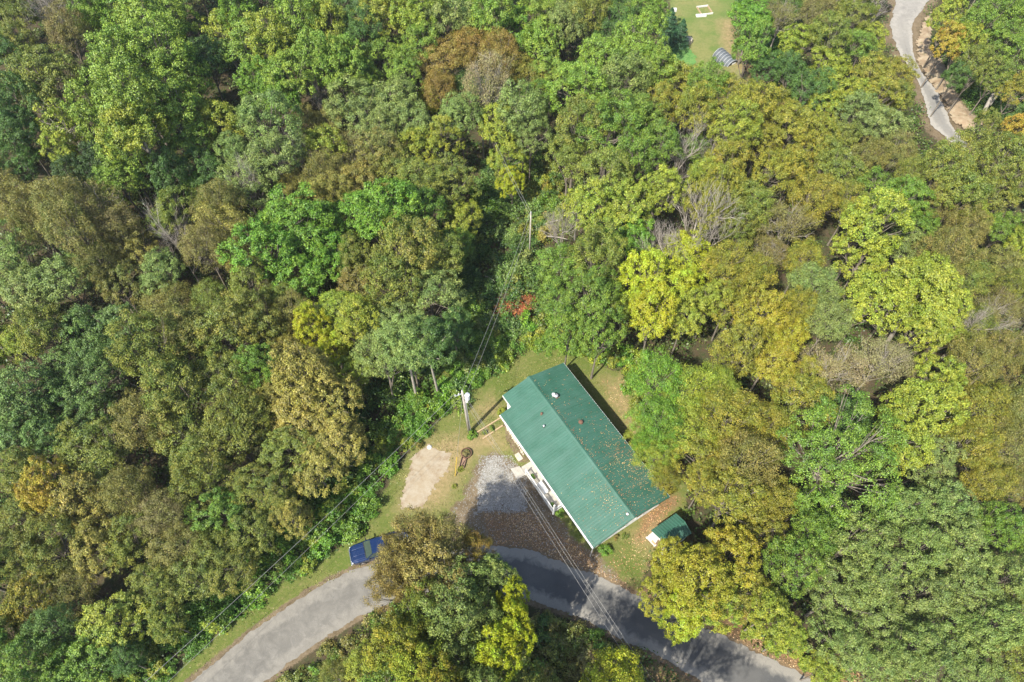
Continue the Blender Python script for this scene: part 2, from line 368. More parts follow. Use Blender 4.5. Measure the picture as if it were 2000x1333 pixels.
F4 = np.stack([k, k + 1, k + nx + 1, k + nx], 1)
def soft(P, wd=1.2): return np.clip(0.5 + sdist(P, Q) / (2 * wd), 0, 1)
rnd_ = np.random.RandomState(5)
road_d = sdist(road_w, Q)
bare = np.maximum(soft(drive_w, 1.3), soft(bare2_w, 0.4))
bare = np.maximum(bare, np.clip(0.5 + (road_d + 0.45) / 1.0, 0, 1))
bare = np.maximum(bare, np.clip(0.5 + (sdist(road2_w, Q) + 1.5) / 2.5, 0, 1) * 0.9)
dry = np.maximum.reduce([soft(P, 2.0) for P in dry_ws]); litter = np.maximum.reduce([soft(P, 1.5) for P in lit_ws])
_g = soft(GRN, 1.2); dry = dry * (1 - _g); litter = litter * (1 - _g)
gm = mesh_np('ground', np.stack([Q[:, 0], Q[:, 1], Z], 1), F4, M['ground'], True,
             {'lawn': ('POINT', soft(lawn_w, 0.8)), 'dry': ('POINT', dry), 'bare': ('POINT', bare), 'litter': ('POINT', litter), 'field': ('POINT', soft(field_w, 1.5))})
tag(linkmesh('ground', gm), 'rolling ground with lawn, dry grass and forest floor', kind='structure')

# ------------------------------------------------------------ roads, drive, dirt pad, clay bank
def resample(pts, n):
    pts = np.array(pts, float); d = np.r_[0, np.cumsum(np.hypot(*np.diff(pts, axis=0).T))]; t = np.linspace(0, d[-1], n)
    return np.stack([np.interp(t, d, pts[:, k]) for k in range(pts.shape[1])], 1)
def smooth_line(p, it=3):
    p = p.copy()
    for _ in range(it): p[1:-1] = (p[:-2] + 2 * p[1:-1] + p[2:]) / 4
    return p
def strip(name, Lp, Rp, nl, nc, dz, mat, label, jit=0.1, seed=1):
    r = np.random.RandomState(seed)
    A = smooth_line(resample(np.array([at(*p)[:2] for p in Lp]), nl), 8); B = smooth_line(resample(np.array([at(*p)[:2] for p in Rp]), nl), 8)
    ja = np.convolve(r.randn(nl + 4), np.ones(5) / 5, 'same')[2:-2] * jit + r.randn(nl) * jit * 0.3
    jb = np.convolve(r.randn(nl + 4), np.ones(5) / 5, 'same')[2:-2] * jit + r.randn(nl) * jit * 0.3
    W = (B - A); W /= np.linalg.norm(W, axis=1)[:, None]
    A = A + W * ja[:, None]; B = B + W * jb[:, None]
    t = np.linspace(0, 1, nc); P = A[:, None] * (1 - t)[None, :, None] + B[:, None] * t[None, :, None]
    P = P.reshape(-1, 2); z = hz(P[:, 0], P[:, 1]) + dz + 0.05 * np.tile(1 - (2 * t - 1) ** 2, nl)
    i, j = np.meshgrid(np.arange(nc - 1), np.arange(nl - 1)); k = (j * nc + i).ravel()
    F = np.stack([k, k + 1, k + nc + 1, k + nc], 1)
    me = mesh_np(name, np.c_[P, z], F, mat, True, {'across': ('POINT', np.tile(t, nl)), 'along': ('POINT', np.repeat(np.linspace(0, 1, nl), nc))})
    return tag(linkmesh(name, me), label, kind='structure')
strip('road', road_up, road_lo, 420, 13, 0.02, M['asphalt'], 'narrow weathered asphalt road bending past the house', 0.16, 3)
strip('road', road2_l, road2_r, 160, 9, 0.10, M['gravelroad'], 'pale gravel road curving through the woods at upper right', 0.3, 4)
def patch(name, P, step, dz, mat, label, jit=0.25, seed=2, extra=None):
    """irregular sheet inside outline P, ragged at its edge"""
    r = np.random.RandomState(seed); x0, y0 = P.min(0) - 0.5; x1, y1 = P.max(0) + 0.5
    ax = np.arange(x0, x1, step); ay = np.arange(y0, y1, step); X, Y = np.meshgrid(ax, ay)
    q = np.stack([X.ravel(), Y.ravel()], 1) + (r.rand(X.size, 2) - 0.5) * step * 0.5
    ph = np.sin(q[:, 0] * 2.1 + seed) * np.cos(q[:, 1] * 1.7 + seed) * 0.5 + np.sin(q[:, 0] * 5.3) * np.cos(q[:, 1] * 6.1 + 1) * 0.5
    inside = sdist(P, q) + ph * jit + r.randn(len(q)) * jit * 0.3 > 0
    n_ = len(ax); i, j = np.meshgrid(np.arange(len(ax) - 1), np.arange(len(ay) - 1)); k = (j * n_ + i).ravel()
    F = np.stack([k, k + 1, k + n_ + 1, k + n_], 1); F = F[inside[F].sum(1) >= 3]
    z = hz(q[:, 0], q[:, 1]) + dz + (extra(q) if extra else 0)
    used = np.unique(F); mp = np.zeros(len(q), int); mp[used] = np.arange(len(used))
    return tag(linkmesh(name, mesh_np(name, np.c_[q, z][used], mp[F], mat, True)), label, kind='structure')
pad_w = wpoly([(836,870),(884,888),(878,915),(850,950),(830,985),(795,1002),(781,985),(788,955),(798,915),(812,885)])
patch('dirt_pad', pad_w, 0.12, 0.02, M['pad'], 'pale bare dirt pad in the lawn left of the pole', 0.32)
grav_w = wpoly([(942,925),(952,902),(964,890),(978,900),(998,928),(1018,958),(1030,988),(1005,1002),(965,992),(932,998),(934,955)])
patch('gravel_drive', grav_w, 0.12, 0.024, M['gravel'], 'white gravel parking patch in front of the porch', 0.95, 7)
patch('clay_bank', bank_w, 0.35, 0.14, M['bank'], 'eroded tan clay bank beside the upper gravel road', 0.4, 9,
      lambda q: 0.9 * np.clip(sdist(bank_w, q) / 3, 0, 1) + 0.04 * np.sin(q[:, 0] * 2.3) * np.cos(q[:, 1] * 1.9))
pond_w = wpoly([(1308,92),(1335,85),(1352,100),(1362,118),(1355,135),(1315,140),(1300,115)])
patch('green_lawn_patch', pond_w, 0.3, 0.07, mottled('lush_grass', [(0.085, 0.20, 0.05), (0.06, 0.15, 0.035), (0.12, 0.22, 0.06)], [0.8, 3]), 'bright green lawn corner beside the far field', 0.3, 11)

# ------------------------------------------------------------ tree prototypes
def tubes(segs, nside=5):
    """segs: list of (points, radii) -> one mesh array pair"""
    V = []; F = []; b = 0; ang = np.arange(nside) * 2 * np.pi / nside
    for pts, rs in segs:
        pts = np.asarray(pts, float); m = len(pts)
        t = np.gradient(pts, axis=0); t /= np.linalg.norm(t, axis=1)[:, None] + 1e-9
        ref = np.array([1.0, 0, 0]) if abs(t[0, 0]) < 0.8 else np.array([0, 1.0, 0])
        a = np.cross(t, ref); a /= np.linalg.norm(a, axis=1)[:, None] + 1e-9; c = np.cross(t, a)
        ring = pts[:, None] + (a[:, None] * np.cos(ang)[None, :, None] + c[:, None] * np.sin(ang)[None, :, None]) * np.asarray(rs)[:, None, None]
        V.append(ring.reshape(-1, 3))
        i, j = np.meshgrid(np.arange(nside), np.arange(m - 1)); i = i.ravel(); j = j.ravel(); i2 = (i + 1) % nside
        F.append(np.stack([j * nside + i, j * nside + i2, (j + 1) * nside + i2, (j + 1) * nside + i], 1) + b); b += m * nside
    return np.concatenate(V), np.concatenate(F)
def bez(a, b, c, n=6):
    t = np.linspace(0, 1, n)[:, None]; return (1 - t) ** 2 * a + 2 * t * (1 - t) * b + t ** 2 * c
def unit(v): return v / (np.linalg.norm(v, axis=-1, keepdims=True) + 1e-9)
STY = {  # lobes, lobe radius, sub-clumps, leaves per clump, leaf length, width, up bias, flattening, envelope height ratio, gap
 'oak':    dict(nl=64, lr=(0.65, 1.25), ns=13, lv=22, L=0.225, W=0.16, up=0.5, fl=0.75, rz=4.3, pw=1.02, spread=0.20),
 'maple':  dict(nl=70, lr=(0.65, 1.10), ns=12, lv=22, L=0.255, W=0.19, up=0.55, fl=0.80, rz=4.6, pw=1.0, spread=0.19),
 'poplar': dict(nl=62, lr=(0.60, 1.05), ns=14, lv=21, L=0.25, W=0.19, up=0.4, fl=1.15, rz=5.6, pw=0.95, spread=0.21),
 'fine':   dict(nl=60, lr=(0.75, 1.25), ns=17, lv=20, L=0.20, W=0.12, up=0.35, fl=0.75, rz=3.9, pw=0.9, spread=0.26),
 'sparse': dict(nl=46, lr=(0.75, 1.20), ns=13, lv=19, L=0.19, W=0.12, up=0.2, fl=0.8, rz=4.0, pw=0.85, spread=0.34),
 'grand':  dict(nl=125, lr=(0.50, 0.85), ns=12, lv=20, L=0.15, W=0.11, up=0.5, fl=0.75, rz=4.0, pw=0.9, spread=0.15),
 'open':   dict(nl=44, lr=(0.65, 1.05), ns=12, lv=16, L=0.29, W=0.21, up=0.5, fl=0.7, rz=4.4, pw=0.75, spread=0.2),
}
ZC, RN = 12.0, 5.0
def gen_tree(style, seed):
    P = STY[style]; r = np.random.RandomState(seed)
    # uneven envelope: a few big bulges
    nb = 9; bd = unit(r.randn(nb, 3)); bw = r.uniform(-0.38, 0.40, nb)
    def env(d):
        s = 1 + (np.clip(d @ bd.T, 0, 1) ** 3 * bw).sum(-1); return s
    pts = []; tries = 0; rad = []
    while len(pts) < P['nl'] and tries < 6000:
        tries += 1
        d = unit(r.randn(3)); d[2] = d[2] * 0.9 + 0.22; d = unit(d)
        if d[2] < -0.35: continue
        lr = r.uniform(*P['lr'])
        k = env(d) * r.uniform(0.70, 0.98) if r.rand() < 0.8 else r.uniform(0.3, 0.65)
        p = d * np.array([RN - lr * 0.6, RN - lr * 0.6, P['rz'] - lr * 0.4]) * k
        if all(np.linalg.norm(p - q) > (lr + qr) * 0.68 * P['pw'] for q, qr in zip(pts, rad)): pts.append(p); rad.append(lr)
        elif tries % 7 == 0 and r.rand() < 0.3: pts.append(p); rad.append(lr * 0.7)
    pts = np.array(pts[:P['nl']]); rad = np.array(rad[:P['nl']]); nl = len(pts)
    # sub clumps on each lobe
    ns, lv = P['ns'], P['lv']
    sd_ = unit(r.randn(nl, ns, 3)); outw = unit(pts * [1, 1, 1.2] + [0, 0, 1.5])
    sd_ = unit(sd_ + outw[:, None] * 0.75)
    sc = pts[:, None] + sd_ * rad[:, None, None] * np.array([1, 1, P['fl']]) * r.uniform(0.75, 1.08, (nl, ns, 1))
    keep = (r.rand(nl, ns) > 0.08) & (r.rand(nl, 1) > 0.09)
    off = r.randn(nl, ns, lv, 3) * P['spread'] * np.array([1, 1, 0.75])
    c = sc[:, :, None] + off
    nrm = unit(sd_[:, :, None] * 0.55 + unit(off + 1e-6) * 0.4 + np.array([0, 0, P['up']]) + r.randn(nl, ns, lv, 3) * 0.42)
    lob = np.broadcast_to(r.rand(nl, 1, 1) * 0.6 + r.rand(nl, ns, 1) * 0.4, (nl, ns, lv))
    c = c[keep].reshape(-1, 3); nrm = nrm[keep].reshape(-1, 3); lob = lob[keep].ravel(); n = len(c)
    tv = unit(np.cross(nrm, r.randn(n, 3))); bv = np.cross(nrm, tv); s = r.uniform(0.45, 1.3, (n, 1))
    Lh = P['L'] * s / 2; Wh = P['W'] * s / 2
    v = np.stack([c - tv * Lh, c + bv * Wh + nrm * Wh * 0.35, c + tv * Lh, c - bv * Wh + nrm * Wh * 0.35], 1)
    v[..., 2] += ZC; f = np.arange(n * 4).reshape(n, 4)
    crown = mesh_np('crown_' + style, v.reshape(-1, 3), f, M['leaf'], False, {'leaf_rnd': ('FACE', r.rand(n)), 'lobe_rnd': ('FACE', lob)})
    # trunk and limbs
    segs = []; lean = r.randn(2) * 0.5; top = np.array([lean[0], lean[1], ZC + P['rz'] * 0.35]); base = np.array([0, 0, -0.8])
    tr = bez(base, np.array([lean[0] * 0.1, lean[1] * 0.1, ZC * 0.5]), top, 9); segs.append((tr, np.linspace(0.27, 0.06, 9) * (1 + 0.35 * np.exp(-np.arange(9) * 1.6))))
    nlimb = 30 if style == 'sparse' else 20
    for idx in r.permutation(nl)[:nlimb]:
        q = pts[idx] + [0, 0, ZC]; k = r.uniform(0.42, 0.85)
        k = min(k, max(0.3, (q[2] - 2.2) / (ZC + 1.4))); st = tr[0] + (tr[-1] - tr[0]) * k
        mid = (st + q) / 2 + [0, 0, -0.3] + r.randn(3) * 0.35
        b_ = bez(st, mid, q + outw[idx] * rad[idx] * (0.85 if style in ('sparse', 'open') else 0.5), 6); segs.append((b_, np.linspace(0.11, 0.018, 6)))
        for _ in range(5 if style == 'sparse' else 2):
            s0 = b_[r.randint(2, 5)]; e = q + r.randn(3) * rad[idx] * 0.8 + outw[idx] * rad[idx] * 0.4
            segs.append((bez(s0, (s0 + e) / 2 + r.randn(3) * 0.2, e, 4), np.linspace(0.035, 0.01, 4)))
    V, F = tubes(segs, 5)
    trunk = mesh_np('trunk_' + style, V, F, M['palebark'] if style in ('sparse', 'open') else M['bark'], True)
    return crown, trunk
def gen_dead(seed, spread=0.6, thick=1.0):
    r = np.random.RandomState(seed); segs = []; fine = []
    def grow(p, d, L, rad, lev):
        n = 6; pts = [p]; q = p.copy(); dd = d.copy()
        for i in range(n - 1):
            dd = unit(dd + r.randn(3) * 0.10 + np.array([0, 0, 0.05])); q = q + dd * L / (n - 1); pts.append(q.copy())
        (segs if lev < 2 else fine).append((pts, np.linspace(rad, rad * 0.45 if lev < 3 else 0.008, n)))
        if lev >= 4: return
        kids = [7, 6, 5, 4][lev]
        for _ in range(kids):
            k = r.randint(2, n); s = pts[k]; nd = unit(dd + unit(r.randn(3) + 1e-6) * (0.75 if lev else 1.0) * spread * 1.3 + [0, 0, 0.15 if lev < 2 else 0])
            grow(s, nd, L * r.uniform(0.5, 0.72), rad * 0.48, lev + 1)
    grow(np.array([0, 0, -0.8]), np.array([0.05, 0, 1.0]), 9.5, 0.24 * thick, 0)
    V1, F1 = tubes(segs, 5); V2, F2 = tubes(fine, 3)
    return mesh_np('dead_trunk', V1, F1, M['deadwood'], True), mesh_np('dead_branches', V2, F2, M['deadwood'], True)
PRO = {s: [gen_tree(s, 100 + 17 * i + 7 * k) for i in range(n)] for k, (s, n) in enumerate({'oak': 8, 'maple': 5, 'poplar': 4, 'fine': 5, 'sparse': 3, 'open': 2, 'grand': 1}.items())}
DEAD = [gen_dead(s, sp) for s, sp in ((3, 0.55), (8, 0.75), (12, 0.65))]
def gen_conifer(seed):
    r = np.random.RandomState(seed); n = 9000; t = r.rand(n) ** 0.8; z = 1.5 + t * 9; a = r.rand(n) * 6.283
    layer = 0.8 + 0.2 * np.sin(z * 5 + a * 2); rr = (1 - t) ** 0.8 * 3.6 * layer * r.rand(n) ** 0.35 + 0.1
    c = np.stack([rr * np.cos(a), rr * np.sin(a), z - rr * 0.25], 1); nrm = unit(np.stack([np.cos(a) * .6, np.sin(a) * .6, np.full(n, .8)], 1) + r.randn(n, 3) * .4)
    tv = unit(np.cross(nrm, r.randn(n, 3))); bv = np.cross(nrm, tv)
    v = np.stack([c - tv * .17, c + bv * .06, c + tv * .17, c - bv * .06], 1)
    cr = mesh_np('conifer_crown', v.reshape(-1, 3), np.arange(n * 4).reshape(n, 4), M['leaf'], False, {'leaf_rnd': ('FACE', r.rand(n)), 'lobe_rnd': ('FACE', r.rand(n))})
    V, F = tubes([(np.array([[0, 0, -.5], [0, 0, 5], [0, 0, 10.2]]), [.2, .12, .02])], 6)
    return cr, mesh_np('conifer_trunk', V, F, M['bark'], True)
CONI = gen_conifer(4)
def gen_shrub(seed, R0=1.0, nl=9, lv=34, L=0.14):
    r = np.random.RandomState(seed); d = unit(r.randn(nl, 3) * [1, 1, .7] + [0, 0, .5]); rad = r.uniform(.3, .5, nl)
    p = d * np.array([.62, .62, .5]) + [0, 0, .45]; ns = 7; sd_ = unit(unit(r.randn(nl, ns, 3)) + d[:, None] * .6)
    sc = p[:, None] + sd_ * rad[:, None, None]; off = r.randn(nl, ns, lv, 3) * .11; c = (sc[:, :, None] + off).reshape(-1, 3); n = len(c)
    nrm = unit(np.repeat(sd_.reshape(-1, 3), lv, 0) * .5 + [0, 0, .6] + r.randn(n, 3) * .5); c[:, 2] = np.abs(c[:, 2])
    tv = unit(np.cross(nrm, r.randn(n, 3))); bv = np.cross(nrm, tv); s = r.uniform(.6, 1.3, (n, 1)); Lh = L * s / 2
    v = np.stack([c - tv * Lh, c + bv * Lh * .7, c + tv * Lh, c - bv * Lh * .7], 1)
    lob = np.repeat(r.rand(nl * ns), lv)
    cr = mesh_np('shrub_leaves', v.reshape(-1, 3), np.arange(n * 4).reshape(n, 4), M['leaf'], False, {'leaf_rnd': ('FACE', r.rand(n)), 'lobe_rnd': ('FACE', lob)})
    segs = [(bez(np.array([0, 0, -.1]), np.array([*(q[:2] * .3), q[2] * .6]), q, 4), [.03, .025, .015, .008]) for q in p]
    V, F = tubes(segs, 4); return cr, mesh_np('shrub_stems', V, F, M['bark'], True)
SHR = [gen_shrub(s) for s in (1, 2, 3, 4)]

# ------------------------------------------------------------ the trees, one line each: x y radius (photo px) style colour
PAL = {k: (s2l(a), s2l(b), w_) for k, (a, b, w_) in {
 'G1': ((98,136,42), (126,150,48), 'mid green'), 'LG': ((116,152,50), (142,164,54), 'light green'), 'G2': ((98,144,38), (126,160,46), 'fresh bright green'), 'G3': ((74,110,44), (98,128,50), 'dark green'),
 'OL': ((108,130,44), (142,142,54), 'olive'), 'YG': ((134,158,48), (160,164,52), 'yellow green'), 'Y': ((184,186,34), (146,168,38), 'bright yellow'),
 'BR': ((122,130,54), (144,132,64), 'brownish olive'), 'RU': ((154,126,54), (138,134,54), 'rust orange'), 'PG': ((116,142,66), (142,156,78), 'pale grey green'),
 'TE': ((92,124,56), (118,142,66), 'cool green'), 'TN': ((142,142,60), (162,152,68), 'tan yellow'), 'GO': ((170,158,40), (144,152,42), 'golden'),
 'OY': ((130,142,42), (158,146,48), 'olive gold'), 'PK': ((140,128,74), (128,132,60), 'pinkish brown'), 'OR': ((186,154,54), (166,162,52), 'orange yellow'),
 'TB': ((140,132,70), (154,140,72), 'tan brown'), 'RB': ((158,92,54), (176,118,70), 'rust red'),
 'LB': ((164,150,108), (142,142,80), 'pale straw brown'), 'DG': ((64,92,40), (82,106,44), 'very dark green')}.items()}
ALB = 0.74
T = """
25 25 42 oak OL|32 82 38 oak OL|135 66 42 fine PK|92 150 60 oak OL|20 112 36 oak G3|32 192 50 oak G3|36 262 48 oak G3|124 242 46 open YG|126 300 34 maple YG
178 30 40 poplar G1|228 34 56 poplar G1|292 52 58 poplar G1|345 56 48 poplar G1|250 140 60 poplar G1|318 118 60 poplar YG|368 150 50 poplar G1|200 220 54 poplar YG|276 214 68 poplar G1|338 218 54 poplar G1|236 300 52 poplar YG|236 356 44 poplar G1|372 280 48 poplar G1|326 350 40 poplar G3|404 330 44 oak G3
432 240 46 poplar YG|404 120 48 oak G3|436 60 46 open YG|476 28 44 poplar G2|486 100 50 maple G1|536 92 48 poplar YG|590 54 52 poplar G1|560 158 48 maple G1|640 52 46 poplar YG|664 122 50 maple G1|510 168 42 poplar G2|560 196 42 poplar G2|620 130 44 poplar G1
520 246 54 oak PG|462 300 38 oak PG|540 310 54 oak PG|590 240 36 fine BR|652 244 40 fine BR|632 286 46 oak YG|690 292 44 sparse PK|630 340 44 fine BR|574 360 34 fine TN|420 404 48 fine BR|444 446 56 fine TN|398 486 46 fine PK|468 500 40 fine BR
392 376 30 maple G2|170 392 64 sparse PK|110 400 52 fine BR|36 400 56 fine BR|130 446 56 fine BR|226 446 50 fine PK|40 322 44 oak G3|136 336 36 oak DG|200 330 34 oak DG
30 492 56 oak PG|44 562 56 oak PG|122 546 56 oak PG|60 448 40 fine BR|190 520 44 fine BR|268 492 42 oak TN|314 534 46 oak PG|232 562 46 oak BR|330 602 54 fine BR|92 640 54 oak OL|30 672 46 oak YG|170 650 50 maple TE|240 652 48 maple TE|146 706 48 maple TE|204 722 54 maple TE|130 786 48 maple G3|48 778 58 maple TE|28 852 50 maple TE|96 850 44 maple TE|186 806 44 maple TE|160 868 46 maple OL
300 690 58 oak OL|362 650 50 oak BR|448 652 60 oak OL|330 762 62 oak OL|402 722 52 oak OL|446 752 58 oak OL|500 720 46 oak G1|276 822 58 fine BR|352 842 60 oak OL|448 842 62 oak OL|506 806 48 oak OL|400 900 52 oak OL
520 490 56 maple G2|592 440 66 maple G2|640 500 50 maple G2|576 530 56 maple G2|640 430 46 maple G2|486 556 46 oak OL|420 596 46 fine OL|506 628 50 oak OL|576 616 42 fine BR|560 580 36 oak OL
612 640 36 maple Y|652 684 36 maple Y|690 728 34 maple YG|600 730 60 maple TN|646 776 52 maple TN|572 690 44 fine TN|596 828 60 maple TN|650 862 54 maple TN|620 920 50 maple TN|540 770 46 oak TN|560 880 48 maple OL
700 630 50 oak YG|764 640 56 oak PG|744 702 48 oak PG|798 676 44 oak PG|790 480 66 oak OL|852 500 56 oak OL|838 578 58 oak PG|886 640 42 oak G3|768 560 56 oak OL|710 560 44 oak BR|690 500 40 oak OL|700 420 50 maple G2|764 410 62 maple G2|826 420 48 maple G1|826 372 54 oak OL|900 430 40 maple YG|870 350 46 oak OL|884 488 40 oak G1|780 330 50 oak OL|812 290 40 maple YG|862 272 34 maple YG|744 310 44 oak BR|700 350 48 oak TN|648 380 40 oak TN
700 222 54 oak PG|762 196 58 oak PG|800 240 46 oak PG|740 262 44 oak PG|836 206 26 maple Y|866 120 48 fine RU|920 94 48 fine RU|976 104 46 fine RU|1022 146 42 fine OY|856 180 40 fine RU|954 158 56 sparse LB|1024 216 48 oak PG|900 230 46 oak PG|1036 270 36 oak PG|972 252 40 maple YG|986 312 36 maple YG|1000 358 28 maple Y
700 150 42 maple G1|704 64 38 oak G3|752 34 42 maple YG|806 40 42 maple YG|740 110 44 oak G1|824 84 40 oak G1|786 140 40 oak G1|872 36 44 oak PG|912 62 36 oak G1|958 38 46 maple G1|1008 70 50 maple G2|1062 90 46 maple G1|1046 30 44 oak G1|1100 56 44 oak PG|1144 34 42 oak OL|1176 78 32 oak G3|1222 50 40 oak G3|1262 34 38 oak G1|1076 146 36 oak G1
1180 116 52 oak G1|1240 96 52 oak G1|1140 176 52 oak G1|1216 172 56 oak PG|1282 140 44 oak G1|1126 246 52 oak OL|1186 256 56 oak G1|1250 238 50 oak G1|1112 310 44 oak OL|1176 336 52 oak OL|1238 316 48 oak G1|1332 160 46 oak OY|1300 212 46 oak OY|1362 222 48 oak OY|1290 288 44 oak G1|1386 170 40 oak G1|1424 190 40 oak OY|1466 204 44 oak OY|1506 216 42 fine OY|1550 246 44 oak OY|1430 258 46 oak YG|1484 280 46 oak OY|1592 270 40 oak OY|1350 296 36 oak G1|1420 316 44 oak OY|1510 334 44 oak OY|1556 320 42 oak OY|1380 356 42 oak YG
1226 400 50 maple YG|1170 412 48 maple YG|1284 382 42 maple YG|1130 400 34 open YG|1196 466 50 oak G1|1102 520 50 oak G1|1156 506 52 oak OL|1086 584 44 oak G1|1150 580 58 oak G1|1172 650 48 maple G1|1112 644 44 maple G1|1242 470 38 maple G2|1256 548 50 maple Y|1316 560 50 maple Y|1276 622 50 maple Y|1222 604 38 maple YG|1338 622 42 maple YG|1386 590 34 maple YG
1420 520 50 fine OY|1472 536 44 fine OY|1424 588 46 oak OY|1482 620 50 oak GO|1536 660 44 oak GO|1500 706 50 oak GO|1440 690 52 oak OY|1420 376 46 oak OY|1470 404 46 oak OL|1440 446 38 oak OL|1380 410 40 oak OY|1540 440 50 sparse PK|1508 488 40 sparse PK|1586 384 52 fine OY|1640 340 46 oak OL|1660 404 40 fine OY|1570 506 44 fine OY|1620 300 36 oak OL|1590 560 46 fine PG|1624 624 52 fine PG|1560 600 36 fine OY
1700 440 58 maple YG|1686 506 48 maple YG|1772 486 46 oak PG|1712 374 42 oak G1|1764 386 42 oak G1|1800 430 38 oak G1|1700 590 54 maple YG|1776 560 56 maple YG|1836 596 52 maple YG|1790 640 46 maple YG|1850 660 36 maple YG|1640 720 58 sparse LB|1728 700 56 sparse LB|1570 740 46 oak OY|1848 490 52 fine BR|1894 546 50 fine OL|1952 602 48 sparse PK|1902 636 46 fine OL|1886 446 44 fine BR|1950 520 42 fine BR|1986 560 40 fine OL
1640 890 100 grand G1|1796 800 60 maple YG|1760 866 54 maple YG|1836 750 44 maple YG|1818 900 54 oak PG|1900 706 54 fine BR|1962 690 50 fine BR|1920 796 60 fine OY|1986 790 50 fine BR|1890 866 54 fine OY|1970 870 54 fine BR|1930 940 50 fine OY|1992 950 44 fine BR
1280 742 58 fine G2|1346 760 60 fine YG|1286 818 52 fine G2|1262 866 30 fine G2|1340 840 56 fine YG|1400 760 50 fine YG|1424 814 60 fine OY|1378 888 56 oak OY|1460 900 64 fine BR|1378 940 42 oak OY|1258 846 36 fine YG|1276 896 38 fine YG|1296 936 30 fine OY|1434 976 58 oak OY|1504 970 52 fine OY|1500 830 54 fine OY
1312 1098 44 maple GO|1366 1130 62 maple GO|1290 1156 40 maple GO|1340 1196 48 maple Y|1426 1080 54 maple GO|1462 1150 52 oak OY|1400 1190 44 maple YG|1500 1200 46 maple YG|1546 1110 54 oak G1|1536 1246 38 maple YG|1480 1040 44 oak OY
1600 1050 50 oak G1|1676 1060 56 oak PG|1746 1004 54 oak PG|1832 986 56 oak PG|1704 1126 56 oak PG|1634 1166 56 oak PG|1786 1080 56 oak PG|1866 1068 54 oak PG|1940 1030 52 oak G1|1724 1204 56 oak PG|1800 1164 54 oak PG|1880 1152 56 oak PG|1964 1126 52 oak PG|1646 1254 52 oak PG|1706 1292 50 oak PG|1776 1264 54 oak PG|1856 1246 54 oak PG|1936 1222 54 oak PG|1990 1292 50 oak OL|1608 1312 36 maple YG|1830 1330 50 oak PG|1912 1320 50 oak PG|1990 1190 44 oak OL
772 1140 38 fine TB|776 1086 34 fine TB|820 1060 54 fine TB|876 1062 50 fine TB|922 1072 36 fine RU|790 1112 48 fine TB|850 1130 56 maple TB|908 1146 50 oak PG|960 1130 36 maple PG|886 1210 56 oak PG|950 1196 44 oak PG|826 1190 46 oak OL|900 1270 52 oak PG|1002 1176 30 maple Y|1012 1232 36 maple Y|976 1280 44 maple Y
772 1270 48 maple OY|716 1292 40 maple YG|820 1300 48 maple YG|862 1336 40 maple OY|650 1322 34 fine OL|936 1340 40 maple PG
90 964 44 maple OR|172 986 50 maple TN|44 920 46 oak OL|40 1020 48 oak OL|106 1080 52 oak OL|190 1066 50 maple TN|30 1096 44 oak OL|142 1140 48 fine BR|252 956 50 fine BR|320 1000 54 fine PK|262 1060 48 oak OL|382 956 50 oak OL|436 1000 44 maple G1|486 950 46 oak OL|500 1032 44 oak OL|546 970 42 oak OL|566 1010 36 maple TN|350 1070 52 fine BR|420 1070 46 oak OL|462 1110 42 oak OL|380 1130 52 oak OL|306 1140 46 oak OL|232 1214 54 maple YG|60 1176 46 maple OY|106 1226 44 oak TE|170 1296 58 maple G1|60 1296 52 maple G1|330 1216 38 maple OL|240 1290 38 oak G3|16 1240 38 oak OL|120 1330 44 maple G1
1470 34 42 maple G2|1468 96 38 maple G1|1524 36 40 sparse PK|1596 24 40 fine PK|1552 88 38 maple YG|1620 74 42 oak OL|1500 134 34 oak G3|1546 140 36 oak G3|1576 176 36 oak G3|1620 140 38 maple YG|1672 26 38 oak OL|1692 76 32 maple YG|1660 190 36 maple YG|1700 146 42 oak OY|1750 142 34 oak OY|1760 190 32 oak OL|1610 206 34 maple YG|1668 232 42 oak PG|1716 246 40 oak PG|1640 270 36 oak OL|1700 302 40 fine BR|1752 300 38 fine BR|1782 346 36 fine OL|1712 196 34 maple OY
1856 40 34 maple YG|1850 84 26 maple OR|1884 84 32 maple YG|1926 40 42 oak G1|1968 84 42 oak G1|1980 24 38 oak G1|1912 126 30 oak OL|1866 150 22 oak G3|1940 156 30 oak OL|1984 182 32 oak OY|1846 330 48 oak OL|1906 296 46 oak OL|1962 320 46 oak OL|1882 376 48 oak OL|1944 384 46 oak OL|1990 350 36 oak OL|1826 400 36 fine BR|1896 430 34 maple YG|1960 446 38 oak G1|1996 486 32 maple YG|1930 240 22 oak OL|1978 256 26 maple OR
"""
DEADS = [(140,30,36,1),(620,200,26,1),(592,322,26,0),(496,380,34,0),(350,490,34,2),(1320,330,44,2),(1345,470,60,0),(1306,500,34,1),(1384,306,24,1),(1100,452,24,1),(1640,60,24,0),(1690,40,28,0),(1900,640,26,1)]
KIND = {'oak': 'oak_tree', 'maple': 'maple_tree', 'poplar': 'poplar_tree', 'fine': 'hickory_tree', 'sparse': 'thin_tree', 'open': 'thin_tree', 'grand': 'oak_tree'}
FORMW = {'oak': 'round lobed', 'maple': 'bushy', 'poplar': 'tall billowing', 'fine': 'finely textured', 'sparse': 'twiggy half bare', 'open': 'loose open', 'grand': 'broad spreading'}
